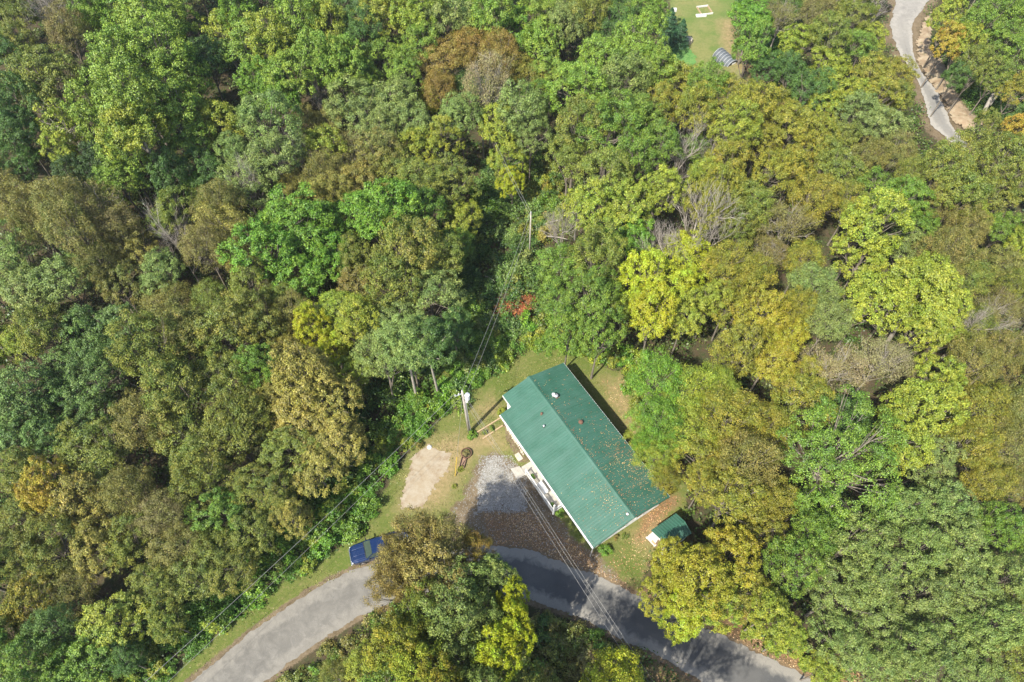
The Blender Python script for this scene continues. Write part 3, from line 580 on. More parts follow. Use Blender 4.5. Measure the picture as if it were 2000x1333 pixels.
LAND = [((110,60),'the top left corner'),((290,180),'the tall poplar grove at upper left'),((110,330),'the dark hollow at upper left'),((170,400),'the pinkish brown crowns at far left'),((60,520),'the left photo edge'),
 ((190,700),'the cool green stand at left'),((380,760),'the broad olive canopy left of the lawn'),((590,470),'the bright green rounded crowns'),((600,820),'the tan crowns left of the dirt pad'),((790,690),'the two bare trunks left of the house'),
 ((830,520),'the left side of the power line cut'),((620,240),'the grey green crowns at upper left'),((540,90),'the top edge left of centre'),((760,100),'the top edge near centre'),((940,150),'the rust orange crown'),
 ((985,310),'the yellow green column in the valley'),((1060,50),'the top edge right of centre'),((1210,180),'the big canopy right of the valley'),((1370,200),'the far field and arched hut'),((1200,400),'the right side of the power line cut'),
 ((1130,600),'the trees behind the house roof'),((1290,580),'the yellow crown above the roof'),((1345,470),'the large leafless grey tree'),((1470,640),'the golden crowns right of the house'),((1590,590),'the bluish pale crown at right'),
 ((1760,560),'the yellow speckled crowns at right'),((1690,730),'the pale straw twiggy tree'),((1640,890),'the biggest green crown at right'),((1920,800),'the right photo edge'),((1930,560),'the brown crowns at far right'),
 ((1330,810),'the right wall of the house'),((1440,930),'the olive canopy behind the shed'),((1350,1130),'the golden tree over the road'),((1740,1110),'the lower right oaks'),((1620,1300),'the lower right road verge'),
 ((860,1120),'the blue pickup'),((980,1240),'the yellow tree below the road'),((770,1280),'the bottom edge below the road'),((90,970),'the orange yellow crown at lower left'),((310,1010),'the reddish thicket at lower left'),
 ((460,1020),'the shrub bank left of the truck'),((130,1280),'the bottom left corner'),((1520,90),'the wood right of the far field'),((1700,200),'the inner side of the upper gravel road'),((1900,80),'the top right corner'),((1900,350),'the big olive crown beyond the clay bank'),((1560,330),'the olive gold canopy at upper right'),((800,330),'the ridge of olive crowns beside the valley')]
ENT = []
for line in T.strip().split('\n'):
    for e in line.split('|'):
        a = e.split()
        if a[4] == 'G1' and (a[3] == 'poplar' or float(a[1]) < 235) and float(a[0]) < 1300: a[4] = 'LG'
        if a[3] == 'poplar' and a[4] == 'YG' and float(a[0]) < 420: a[4] = 'LG'
        ENT.append([float(a[0]), float(a[1]), float(a[2]), a[3], a[4]])
rng = random.Random(11)
def treepos(x, y, rpx):
    rm = rpx * 90 / FPX; hj = rng.uniform(0.82, 1.24)
    for _ in range(4):
        zc = ZC * (rm / RN) ** 0.65; zc = min(max(zc * hj, 4.0), 18.0); p = at(x, y, zc); rm = rpx * depth(p) / FPX
    return p, rm, zc
trees = []
for e in ENT:
    p, rm, zc = treepos(e[0], e[1], e[2] * 1.04)
    if 735 < e[0] < 1060 and e[1] > 1030:
        zc = 12.0 if e[0] < 900 else 10.5; p = at(e[0], e[1], zc); rm = e[2] * 1.2 * depth(p) / FPX
    dl_ = (p[0] - _L0[0]) * _ln[0] + (p[1] - _L0[1]) * _ln[1]
    if (0 < dl_ < 22 and e[1] > 780) or (e[0], e[1]) in ((886, 640), (900, 430)):
        zc = min(zc, 5.8 + max(0, dl_ - 4) * 0.45 if e[1] > 780 else 6.8); p = at(e[0], e[1], zc); rm = e[2] * 1.08 * depth(p) / FPX
    if (e[0], e[1]) in ((1312, 1098), (1290, 1156), (1340, 1196)):
        zc = 5.5; p = at(e[0], e[1], zc); rm = e[2] * 1.08 * depth(p) / FPX
    trees.append((e[0], e[1], p[0], p[1], rm, zc, e[3], e[4], False))
# lower trees that fill the gaps between the crowns
PXEX = [np.array(p, float) for p in (lawn_px, [(905,790),(870,808),(870,700),(900,560),(920,400),(960,340),(1060,320),(1085,400),(1040,520),(1040,672),(935,745)], road_up + road_lo[::-1], road2_l + road2_r[::-1], bank_px, [(1300,-40),(1310,20),(1335,60),(1310,100),(1330,135),(1400,150),(1430,170),(1500,200),(1540,215),(1490,165),(1440,120),(1425,60),(1440,20),(1450,-40)])]
excl = [(lawn_w, 6.0), (road_w, 4.0), (drive_w, 2.0), (field_w, 2.0), (road2_w, 3.0), (bank_w, 2.5), (valley_w, 0.5)]
fill = []; gy_ = -60
cand = [(x + rng.uniform(-18, 18), y + rng.uniform(-18, 18)) for y in range(-50, 1400, 42) for x in range(-70, 2080, 42)]
rng.shuffle(cand)
TX = np.array([[t[2], t[3], t[4]] for t in trees])
for (x, y) in cand:
    zc = rng.uniform(6.5, 9.0); p = at(x, y, zc); rm = rng.uniform(2.9, 3.9)
    q = np.array([[p[0], p[1]]])
    if any(sdist(P, q)[0] > -mg for P, mg in excl): continue
    rp_ = rm / depth(p) * FPX + 8
    if any(sdist(P, np.array([[x, y]]))[0] > -rp_ for P in PXEX): continue
    if abs(p[0]) > 100 or p[1] > 128 or p[1] < -2: continue
    d = np.hypot(TX[:, 0] - p[0], TX[:, 1] - p[1])
    if np.any(d < (TX[:, 2] + rm) * 0.66): continue
    e = min(ENT, key=lambda e: (e[0] - x) ** 2 + (e[1] - y) ** 2)
    fill.append((x, y, p[0], p[1], rm, zc, 'fine' if e[3] in ('fine', 'sparse') else 'oak', e[4] if rng.random() < 0.5 else rng.choice(['OL', 'G3', 'G1']), True)); TX = np.vstack([TX, [p[0], p[1], rm]])
    if len(fill) >= 90: break
def jit(c, a=0.06): return tuple(min(1, max(0, v * ALB * (1 + rng.uniform(-a, a)))) for v in c)
def plant(root_name, crown_me, trunk_me, x, y, sxy, sz, c1, c2, rz=None, crown_name='crown', trunk_name='trunk'):
    z = float(hz(x, y)); root = empty(root_name, (x, y, z), rng.uniform(0, 6.28) if rz is None else rz)
    ax_ = rng.uniform(.86, 1.14)
    tr = linkmesh(trunk_name, trunk_me, root); tr.scale = (sxy * ax_, sxy / ax_, sz)
    cr = linkmesh(crown_name, crown_me, root); cr.scale = (sxy * ax_, sxy / ax_, sz)
    if c1: cr.color = (*c1, 1); cr['tint'] = c2
    return root
info = []
for i_, t in enumerate(trees + fill):
    px_, py_, x, y, rm, zc, st, cc, isf = t
    cr, tr = PRO[st][rng.randrange(len(PRO[st]))]
    root = plant('understory_tree' if isf else KIND[st], cr, tr, x, y, rm / RN, zc / ZC, jit(PAL[cc][0]), jit(PAL[cc][1]))
    info.append([root, px_, py_, rm, FORMW[st], PAL[cc][2], isf, None])
for (x, y, r_, k_) in DEADS:
    p = at(x, y, 6.5); rm = r_ * depth(p) / FPX; s = rm / 4.6
    root = plant('leafless_tree', DEAD[k_][1], DEAD[k_][0], p[0], p[1], s, 1.0 * max(0.7, s), None, None, crown_name='branches')
    info.append([root, x, y, rm, '', 'leafless pale grey', False, 'dead'])
# labels: colour, form, nearest landmark and order within it
groups = {}
for it in info:
    lm = min(range(len(LAND)), key=lambda k: (LAND[k][0][0] - it[1]) ** 2 + (LAND[k][0][1] - it[2]) ** 2)
    groups.setdefault((it[5], it[4], it[6], it[7], lm), []).append(it)
NUMW = {2: 'two', 3: 'three', 4: 'four', 5: 'five', 6: 'six', 7: 'seven', 8: 'eight', 9: 'nine', 10: 'ten'}
ORD = ['first', 'second', 'third', 'fourth', 'fifth', 'sixth', 'seventh', 'eighth', 'ninth', 'tenth']
for (c_, fm, isf, dd, lm), its in groups.items():
    its.sort(key=lambda it: it[2]); N_ = len(its)
    rows = [its] if N_ <= 4 else ([its[:(N_ + 1) // 2], its[(N_ + 1) // 2:]] if N_ <= 10 else [its[:N_ // 3], its[N_ // 3:2 * N_ // 3], its[2 * N_ // 3:]])
    RW = [''] if len(rows) == 1 else (['upper', 'lower'] if len(rows) == 2 else ['upper', 'middle', 'lower'])
    for rw, its in zip(RW, rows):
     its.sort(key=lambda it: it[1]); n_ = len(its)
     for q_, it in enumerate(its):
         o = it[0]; core = ('leafless grey tree' if dd else (('low ' if isf else '') + fm + ' ' + c_ + ' tree'))
         if n_ == 1: lab = core + ' by ' + LAND[lm][1] + (', ' + rw + ' one' if rw else '')
         else:
             od = ('leftmost' if q_ == 0 else 'rightmost' if q_ == n_ - 1 else ('middle' if n_ == 3 else ORD[q_]))
             lab = core + ' by ' + LAND[lm][1] + ', ' + od + (' of ' + NUMW[n_] if not rw else ' in ' + rw + ' row')
         words = lab.split()
         tag(o, ' '.join(words[:16]), 'tree', 'leafless dead trees in the wood' if dd else ('low trees filling gaps in the wood' if isf else 'broadleaf trees of the wood'))
# trees standing just below the picture whose shade falls on the road
for (x, y, rm, zc, lab) in ((0.5, 1.0, 4.4, 17.5, 'tall tree just below the frame that shades the road bend'), (6.8, -1.0, 4.8, 18.0, 'tall tree just below the frame that shades the road east'),
                           (-6.0, 0.5, 4.2, 16, 'tall tree just below the frame beside the yellow tree')):
    cr, tr = PRO[rng.choice(('open', 'sparse'))][rng.randrange(2)]
    tag(plant('broadleaf_tree', cr, tr, x, y, rm / RN, zc / ZC, jit(PAL['OL'][0]), jit(PAL['OL'][1])), lab, 'tree', 'broadleaf trees of the wood')
for (x, y, s, lab) in ((1330, 66, 0.5, 'dark conifer at the left edge of the far field'), (1308, 44, 0.5, 'dark conifer beside the white post left of the far field'), (1304, 84, 0.4, 'small dark conifer above the bright green lawn corner')):
    p = at(x, y, 2.6); tag(plant('conifer_tree', CONI[0], CONI[1], p[0], p[1], s * 1.25, s, s2l((46, 84, 50)), s2l((58, 92, 52))), lab, 'tree')

# ------------------------------------------------------------ shrubs
def shrub(x, y, s, c, lab, grp=None, sz=None):
    cr, tr = SHR[rng.randrange(4)]
    return tag(plant('shrub', cr, tr, x, y, s, sz or s * rng.uniform(0.8, 1.25), jit(PAL[c][0], 0.12), jit(PAL[c][1], 0.12), crown_name='foliage', trunk_name='stems'), lab, 'shrub', grp)
LL = resample(np.array([at(*p)[:2] for p in lawn_left]), 90); LT = unit(np.gradient(LL, axis=0)); LN = np.stack([-LT[:, 1], LT[:, 0]], 1)
def inpoly(P, n, mg=0.3):
    out = []
    while len(out) < n:
        q = np.array([[rng.uniform(*sorted((P[:, 0].min(), P[:, 0].max()))), rng.uniform(*sorted((P[:, 1].min(), P[:, 1].max())))]])
        if sdist(P, q)[0] > mg: out.append(q[0])
    return out
def brush(pts, sizes, c, label, seed=1, per=640, flat_=1.0):
    """many small clumps joined into one mass nobody could count"""
    r = np.random.RandomState(seed); V = []; LR = []; CR = []
    src = []
    for cr_, _ in SHR:
        a = np.empty(len(cr_.vertices) * 3, np.float32); cr_.vertices.foreach_get('co', a); src.append(a.reshape(-1, 4, 3))
    for (x, y), sz in zip(pts, sizes):
        a = src[r.randint(4)]; a = a[r.permutation(len(a))[:per]]; cen = a.mean(1, keepdims=True); a = cen + (a - cen) * 1.0
        t = r.rand() * 6.28; m = np.array([[math.cos(t), -math.sin(t), 0], [math.sin(t), math.cos(t), 0], [0, 0, flat_ * r.uniform(.7, 1.2)]]) * sz
        V.append(a @ m.T + [x, y, float(hz(x, y))]); LR.append(r.rand(len(a))); CR.append(np.clip(r.rand() + r.randn(len(a)) * .12, 0, 1))
    V = np.concatenate(V); n = len(V)
    o = linkmesh('brush', mesh_np('brush', V.reshape(-1, 3), np.arange(n * 4).reshape(n, 4), M['leaf'], False, {'leaf_rnd': ('FACE', np.concatenate(LR)), 'lobe_rnd': ('FACE', np.concatenate(CR))}))
    o.color = (*[v * ALB for v in c[0]], 1); o['tint'] = tuple(v * ALB for v in c[1]); return tag(o, label, 'brush', kind='stuff')
def sized(n, a, b): return [rng.uniform(a, b) for _ in range(n)]
def seg(i_): return ('by the lower left road', 'near the blue pickup', 'beside the dirt pad', 'near the utility pole', 'behind the house')[min(4, int(i_ / 18))]
for k_ in range(120):
    i_ = rng.randrange(90); off = rng.uniform(0.2, 3.6); p = LL[i_] + LN[i_] * off
    if np.hypot(p[0] + 4.8, p[1] - 33.5) < 1.2: continue
    c_ = rng.choice(['G2', 'G2', 'YG', 'G1', 'G1', 'G2', 'OL'])
    shrub(p[0], p[1], rng.uniform(0.7, 1.35), c_, PAL[c_][2] + ' shrub in the left bank ' + seg(i_), 'shrubs in the bank left of the lawn')
bp = []
for k_ in range(190): i_ = rng.randrange(90); bp.append(LL[i_] + LN[i_] * rng.uniform(-0.1, 4.5))
brush(bp, sized(190, .55, 1.2), (PAL['G2'][0], PAL['G1'][0]), 'bright green weeds and vines covering the bank left of the lawn', 2)
bp = []
for k_ in range(110): i_ = rng.randrange(90); bp.append(LL[i_] + LN[i_] * rng.uniform(4.0, 9.5))
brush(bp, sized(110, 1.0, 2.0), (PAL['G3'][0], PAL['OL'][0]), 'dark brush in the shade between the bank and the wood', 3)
vp = inpoly(valley_w, 40)
for p in vp:
    c_ = rng.choice(['G3', 'PG', 'OL', 'G1', 'G1']); shrub(p[0], p[1], rng.uniform(0.9, 1.7), c_, PAL[c_][2] + ' shrub in the power line cut behind the house', 'shrubs in the power line cut')
brush(inpoly(valley_w, 220, 0.0), sized(220, .7, 1.6), (PAL['G3'][0], PAL['PG'][0]), 'grey green brush and dry stalks filling the power line cut', 4)
for (x, y) in ((1000,602),(1018,612),(985,612),(1030,598),(1008,620),(972,604)):
    p = at(x, y); shrub(p[0], p[1], 1.3, 'RB', 'rust red bracken clump in the power line cut', 'rust red bracken clumps', 0.7)
vr = wpoly([(1040,300),(1100,360),(1110,440),(1060,500),(1035,440),(1020,380)])
for p in inpoly(vr, 18):
    c_ = rng.choice(['YG', 'OL', 'TN', 'YG']); shrub(p[0], p[1], rng.uniform(0.8, 1.5), c_, PAL[c_][2] + ' shrub on the sunny right side of the cut', 'sunlit shrubs right of the cut')
brush(inpoly(vr, 30, 0), sized(30, .8, 1.5), (PAL['YG'][0], PAL['TN'][0]), 'yellowish brush on the sunny right side of the cut', 5)
br_ = wpoly([(520,1345),(560,1312),(620,1272),(700,1218),(748,1198),(800,1180),(860,1240),(820,1330),(760,1400),(560,1400)])
for p in inpoly(br_, 26):
    c_ = rng.choice(['OL', 'OY', 'G1', 'BR']); shrub(p[0], p[1], rng.uniform(0.6, 1.1), c_, PAL[c_][2] + ' weedy shrub on the verge below the left road', 'shrubs below the left road')
brush(inpoly(br_, 90, 0), sized(90, .5, 1.0), (PAL['OL'][0], PAL['BR'][1]), 'weedy olive and brown brush on the verge below the left road', 6)
bs_ = wpoly([(1000,1180),(1120,1216),(1190,1250),(1240,1280),(1290,1312),(1330,1400),(980,1400),(960,1290)])
for p in inpoly(bs_, 30):
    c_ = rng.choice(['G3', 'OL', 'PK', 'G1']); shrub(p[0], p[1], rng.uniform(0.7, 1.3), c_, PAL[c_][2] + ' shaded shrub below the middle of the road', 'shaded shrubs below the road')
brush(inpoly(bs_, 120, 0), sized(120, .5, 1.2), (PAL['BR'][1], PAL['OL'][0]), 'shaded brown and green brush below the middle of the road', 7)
rs_ = wpoly([(1400,1180),(1470,1200),(1560,1250),(1640,1320),(1600,1330),(1520,1280),(1420,1225)])
for p in inpoly(rs_, 10, 0.1): shrub(p[0], p[1], rng.uniform(0.5, 0.9), 'YG', 'small yellow green shrub on the slope above the lower right road', 'shrubs above the lower right road')
tr_ = wpoly([(1850,60),(1900,110),(1960,200),(1940,250),(1905,222),(1870,175),(1850,140),(1832,90)])
brush(inpoly(tr_, 110, 0.0), sized(110, 1.0, 2.0), (PAL['OL'][0], PAL['G3'][0]), 'scrubby growth on the slope above the clay bank', 8)
fr_ = wpoly([(1440,0),(1455,60),(1470,130),(1530,190),(1600,260),(1580,190),(1520,110),(1480,30)])
brush(inpoly(fr_, 60, 0.1), sized(60, 1.0, 2.0), (PAL['G1'][0], PAL['G3'][0]), 'bushes along the right edge of the far field', 9)
for (x0, y0, x1, y1, n_, nm) in ((1040,668,1230,712,16,'behind the house'), (1222,722,1300,900,10,'right of the house')):
    for k_ in range(n_):
        t_ = (k_ + rng.random()) / n_; p = at(x0 + (x1 - x0) * t_ + rng.uniform(-6, 14), y0 + (y1 - y0) * t_ + rng.uniform(-14, 2), 0.5); c_ = rng.choice(['G1', 'G2', 'OL', 'YG'])
        shrub(p[0], p[1], rng.uniform(0.9, 1.6), c_, PAL[c_][2] + ' shrub at the wood edge ' + nm, 'shrubs at the wood edge')
for (x, y, s, c, lab) in ((922,848,0.62,'G2','leafy green bush at the foot of the utility pole'),(981,806,0.5,'YG','yellow green bush by the notched house corner'),(1093,1001,0.5,'G2','green bush at the lower end of the porch'),
    (1181,1076,0.62,'G2','bright green bush at the front corner of the house'),(960,838,0.35,'G1','small plant in the timber bed by the house'),(946,845,0.3,'OL','low plant in the timber bed near the pole'),
    (1221,1048,0.35,'OL','small weed beside the end wall of the house'),(1205,1050,0.3,'BR','dry stalky plant beside the end wall'),(899,915,0.38,'OY','small golden plant below the tub planter'),(888,950,0.28,'OY','dry tuft near the drive'),(815,872,0.6,'BR','brownish vine clump at the top of the dirt pad')):
    p = at(x, y, 0.2); shrub(p[0], p[1], s, c, lab)

# ------------------------------------------------------------ undergrowth on the forest floor: nobody could count it
def leafsheet(name, pts, size, hgt, label, c1, c2, seed=3, cat=None, flatn=0.5):
    r = np.random.RandomState(seed); n = len(pts); c = np.c_[pts, hz(pts[:, 0], pts[:, 1]) + np.abs(r.randn(n)) * hgt + 0.03]
    nrm = unit(np.c_[r.randn(n, 2) * flatn, np.ones(n)]); tv = unit(np.cross(nrm, r.randn(n, 3))); bv = np.cross(nrm, tv); s = size * r.uniform(.5, 1.3, (n, 1)) / 2
    v = np.stack([c - tv * s, c + bv * s * .7, c + tv * s, c - bv * s * .7], 1)
    cl = (np.sin(pts[:, 0] * .9) * np.cos(pts[:, 1] * 1.1) + 1) / 2
    o = linkmesh(name, mesh_np(name, v.reshape(-1, 3), np.arange(n * 4).reshape(n, 4), M['leaf'], False, {'leaf_rnd': ('FACE', r.rand(n)), 'lobe_rnd': ('FACE', cl)}))
    o.color = (*c1, 1); o['tint'] = c2; return tag(o, label, cat, kind='stuff')
r0 = np.random.RandomState(21)
cl = np.stack([r0.uniform(-100, 105, 9000), r0.uniform(2, 130, 9000)], 1)
okm = np.ones(len(cl), bool)
for P, mg in ((lawn_w, 0.2), (road_w, 0.5), (drive_w, 0.2), (field_w, 0.5), (road2_w, 1.0), (bank_w, 0.3)): okm &= sdist(P, cl) < -mg
okm &= np.abs(cl[:, 0]) < 46 + cl[:, 1] * 0.55
cl = cl[okm]; pts = (cl[:, None] + r0.randn(len(cl), 46, 2) * 0.5).reshape(-1, 2)
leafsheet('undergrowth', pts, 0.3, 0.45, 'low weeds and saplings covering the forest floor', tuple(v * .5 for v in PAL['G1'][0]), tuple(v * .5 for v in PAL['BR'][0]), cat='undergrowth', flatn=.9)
# grass tufts and weeds of the lawn
g = np.stack([r0.uniform(-34, 26, 90000), r0.uniform(4, 50, 90000)], 1)
m_ = (sdist(lawn_w, g) > 0.1) & (sdist(drive_w, g) < -0.1) & (sdist(pad_w, g) < 0.05); g = g[m_]
cen = np.array([6.0, 30.0]); dens = np.sin(g[:, 0] * .7 + 1) * np.cos(g[:, 1] * .8) + r0.rand(len(g)) * 1.6
leafsheet('grass_tufts', g[dens > 0.9][:26000], 0.13, 0.03, 'grass tufts and weeds of the lawn', tuple(v * .62 for v in s2l((128, 146, 62))), tuple(v * .62 for v in s2l((160, 150, 86))), 5, 'grass', .8)
# loose gravel on and around the gravel patch
g = np.concatenate([np.array(inpoly(grav_w, 4200, -0.15)), np.array(inpoly(grav_w, 3800, -1.3)), np.array(inpoly(drive_w, 3200, 0.1))])
def stones_sheet(name, pts, size, mat, label, seed):
    r = np.random.RandomState(seed); n = len(pts); s = size * r.uniform(.4, 1.3, n) / 2; a0 = r.rand(n) * 6.28
    V = np.zeros((n, 5, 3)); z = hz(pts[:, 0], pts[:, 1]) + .02
    for k in range(4):
        a = a0 + k * 1.571 + r.randn(n) * .2; V[:, k] = np.c_[pts[:, 0] + s * np.cos(a), pts[:, 1] + s * np.sin(a), z]
    V[:, 4] = np.c_[pts[:, 0], pts[:, 1], z + s * .9]
    b = np.arange(n)[:, None] * 5; F = np.concatenate([b + [[0, 1, 4]], b + [[1, 2, 4]], b + [[2, 3, 4]], b + [[3, 0, 4]]])
    return tag(linkmesh(name, mesh_np(name, V.reshape(-1, 3), F, mat)), label, 'gravel', kind='stuff')
stones_sheet('gravel', g, 0.085, simple('gravel_stone', (0.30, 0.295, 0.28), .9, var=.35, scale=5), 'loose pale gravel scattered over the drive', 4)
# fallen leaves on the ground
g = np.concatenate([np.array(inpoly(P, n, 0.0)) for P, n in ((lit_ws[0], 2400), (lit_ws[3], 1800), (dry_ws[3], 600), (dry_ws[0], 400), (dry_ws[4], 500), (lit_ws[1], 350))])
o = leafsheet('fallen_leaves', g, 0.12, 0.015, 'orange and tan leaves fallen on the verge and drive', tuple(v * .7 for v in s2l((190, 135, 85))), tuple(v * .7 for v in s2l((215, 185, 140))), 6, 'fallen leaves', .35)

# ------------------------------------------------------------ the house
H0 = flat(978, 812, 3.0)[:2]; eS = np.array([0.53822471, -0.84280138]); eT = np.array([0.84280138, 0.53822471])
house_rz = math.atan2(eS[1], eS[0])
house = empty('house', (H0[0], H0[1], 0), house_rz)
tag(house, 'white single storey house under a long green metal gable roof', 'house')
RS, RE_, RH = 3.0, 16.95, 4.25
def roofz(t): return RS + (RH - RS) * (t / 4.75 if t <= 4.75 else (9.5 - t) / 4.75)
def ribbed(parent, name, s0, s1, t0, t1, mat, rz_, pitch=0.305, rib=0.03, thick=0.05):
    """corrugated sheet: profile along s, straight along t"""
    prof = []; s = s0
    while s < s1 - 1e-6:
        for ds, h in ((0, 0), (pitch * .58, 0), (pitch * .66, rib), (pitch * .84, rib), (pitch * .92, 0)):
            if s + ds < s1: prof.append((s + ds, h))
        s += pitch
    prof.append((s1, 0)); n = len(prof); vs_ = []
    for t in (t0, t1):
        for (a, h) in prof: vs_.append((a, t, rz_(t) + h + thick))
    for t in (t0, t1):
        for (a, h) in prof: vs_.append((a, t, rz_(t)))
    fs = [(i, i+1, n+i+1, n+i) for i in range(n-1)] + [(2*n+i, 3*n+i, 3*n+i+1, 2*n+i+1) for i in range(n-1)]
    fs += [(i, 2*n+i, 2*n+i+1, i+1) for i in range(n-1)] + [(n+i, n+i+1, 3*n+i+1, 3*n+i) for i in range(n-1)]
    fs += [(0, n, 3*n, 2*n), (n-1, 3*n-1, 4*n-1, 2*n-1)]
    return MB().add(vs_, fs).build(name, mat, parent)
# walls use the house axes: x along the length (towards the road), y across; note y axis of the empty is to the left of x
# eT points to the right of eS seen from above? resolve once:
yl = np.array([-math.sin(house_rz), math.cos(house_rz)]); SG = 1.0 if yl @ eT > 0 else -1.0
def loc_house(s, t): p = H0 + eS * s + eT * t; return p
# (SG is +1 here: the local y axis is the across axis)
rs1 = ribbed(house, 'roof_slope', -0.1, 16.9, 0.0, 4.74, M['roof'], roofz)
rs2 = ribbed(house, 'roof_slope', -1.8, -0.103, 1.38, 4.74, M['roof'], roofz)
rs3 = ribbed(house, 'roof_slope', -1.8, 16.9, 4.76, 9.5, M['roof'], roofz)
rc = MB()
for sg in (-1, 1):
    y0, y1 = 4.75, 4.75 + sg * 0.24
    rc.add([(-1.84, y0, RH + .115), (16.94, y0, RH + .115), (16.94, y1, roofz(y1) + .108), (-1.84, y1, roofz(y1) + .108)], [(0, 1, 2, 3) if sg < 0 else (3, 2, 1, 0)])
rc.build('ridge_cap', M['roof'], house)
# rake and eave trim
tr = MB()
for s in (16.905,):
    for a, b in ((0, 4.75), (4.75, 9.5)):
        z0, z1 = roofz(a), roofz(b)
        tr.add([(s, a, z0 - .14), (s, b, z1 - .14), (s, b, z1 + .11), (s, a, z0 + .11), (s + .04, a, z0 - .14), (s + .04, b, z1 - .14), (s + .04, b, z1 + .11), (s + .04, a, z0 + .11)],
               [(0, 1, 2, 3), (7, 6, 5, 4), (0, 4, 5, 1), (3, 2, 6, 7), (0, 3, 7, 4), (1, 5, 6, 2)])
tr.build('rake_trim', M['roof'], house)
gt = MB(); gt.box(-0.1, 16.9, -0.13, -0.01, 2.86, 2.98); gt.box(-0.08, 16.88, -0.115, -0.02, 2.981, 2.985)
gt.build('gutter', M['whitepaint'], house)
MB().box(-1.8, 16.9, 9.505, 9.53, 2.86, 3.04).build('fascia', M['whitepaint'], house)
MB().box(-1.8, -0.12, 1.34, 1.375, 3.1, 3.4).build('fascia', M['whitepaint'], house)
wl = MB(); S0, S1, T0, T1 = -0.1, 16.45, 0.55, 9.05     # walls
n_l = 15
def lap(mb, p0, p1, z0, z1, outn):
    """lapped siding boards along p0->p1"""
    p0 = np.array(p0); p1 = np.array(p1); o_ = np.array(outn); h = 0.2; z = z0
    while z < z1 - .01:
        zt = min(z + h, z1); a = p0 + o_ * .022; b = p1 + o_ * .022
        mb.add([(*a, z), (*b, z), (*p1, zt), (*p0, zt), (*p0, z), (*p1, z)], [(0, 1, 2, 3), (4, 5, 1, 0)]); z = zt
lap(wl, (S0, T0), (S1, T0), 0.15, 2.95, (0, -1)); lap(wl, (S1, T0), (S1, T1), 0.15, 2.98, (1, 0)); lap(wl, (S1, T1), (-1.45, T1), 0.15, 2.95, (0, 1))
lap(wl, (-1.45, T1), (-1.45, 1.75), 0.15, 2.98, (-1, 0)); lap(wl, (-1.45, 1.75), (S0, 1.75), 0.15, 3.1, (0, -1)); lap(wl, (S0, 1.75), (S0, T0), 0.15, 2.98, (-1, 0))
wl.add([(S1, T0, 2.98), (S1, T1, 2.98), (S1, 4.75, RH - .02), (-1.45, 1.75, 2.98), (-1.45, T1, 2.98), (-1.45, 4.75, RH - .02)], [(0, 1, 2), (5, 4, 3)])
wl.build('wall', M['siding'], house)
MB().box(-1.42, S1 - .03, 1.78, T1 - .03, -0.1, .15).box(S0 + .03, S1 - .03, T0 + .03, 1.77, -.1, .15).build('foundation', M['concrete'], house)
def window(y0, y1, z0, z1, x):
    f = MB().box(x + .02, x + .07, y0, y1, z0, z0 + .07).box(x + .02, x + .07, y0, y1, z1 - .07, z1).box(x + .02, x + .07, y0, y0 + .07, z0 + .07, z1 - .07).box(x + .02, x + .07, y1 - .07, y1, z0 + .07, z1 - .07).build('window', M['whitepaint'], house)
    MB().box(x + .03, x + .045, y0 + .07, y1 - .07, z0 + .07, z1 - .07).build('pane', M['glass'], f)
for y0 in (1.4, 3.6, 5.8, 7.6): window(y0, y0 + 1.0, 1.0, 2.2, S1 + .01)
def windowy(s0, s1, z0, z1, y):
    f = MB().box(s0, s1, y - .07, y - .025, z0, z0 + .07).box(s0, s1, y - .07, y - .025, z1 - .07, z1).box(s0, s0 + .07, y - .07, y - .025, z0 + .07, z1 - .07).box(s1 - .07, s1, y - .07, y - .025, z0 + .07, z1 - .07).build('window', M['whitepaint'], house)
    MB().box(s0 + .07, s1 - .07, y - .05, y - .035, z0 + .07, z1 - .07).build('pane', M['glass'], f)
for s0 in (1.2, 3.2, 9.6, 12.4, 14.4): windowy(s0, s0 + 1.0, 1.0, 2.2, T0)
dr = MB().box(7.4, 8.3, T0 - .06, T0 - .025, .62, 2.65).build('door', M['whitepaint'], house)
MB().box(8.15, 8.22, T0 - .1, T0 - .061, 1.6, 1.66).build('handle', M['chrome'], dr)
ds = MB().box(16.86, 16.94, -.1, -.02, .1, 2.86).build('downspout', M['galv'], house)
# vents
def vent(s, t, r, h, mat, capm, cap=True):
    z = roofz(t) + .05; v = MB().tube([(s, t, z - .05), (s, t, z + h)], r, 10).build('vent_pipe', mat, house)
    MB().tube([(s, t, z - .02), (s, t, z + .05)], [r * 2.0, r * 1.2], 10).build('flashing', M['rust'] if mat is M['rust'] else M['black'], v)
    if cap: MB().tube([(s, t, z + h), (s, t, z + h + .09), (s, t, z + h + .15)], [r * 1.9, r * 1.8, r * .4], 10).build('vent_cap', capm, v)
vent(1.75, 5.95, .13, .30, M['rust'], M['galv']); vent(1.55, 5.75, .1, .42, M['whitepaint'], M['whitepaint'])
vent(2.63, 3.5, .07, .15, M['rust'], M['rust']); vent(3.94, 2.9, .06, .28, M['whitepaint'], M['galv']); vent(5.65, 6.44, .13, .18, M['rust'], M['rust']); vent(16.3, 4.35, .07, .2, M['whitepaint'], M['whitepaint'])
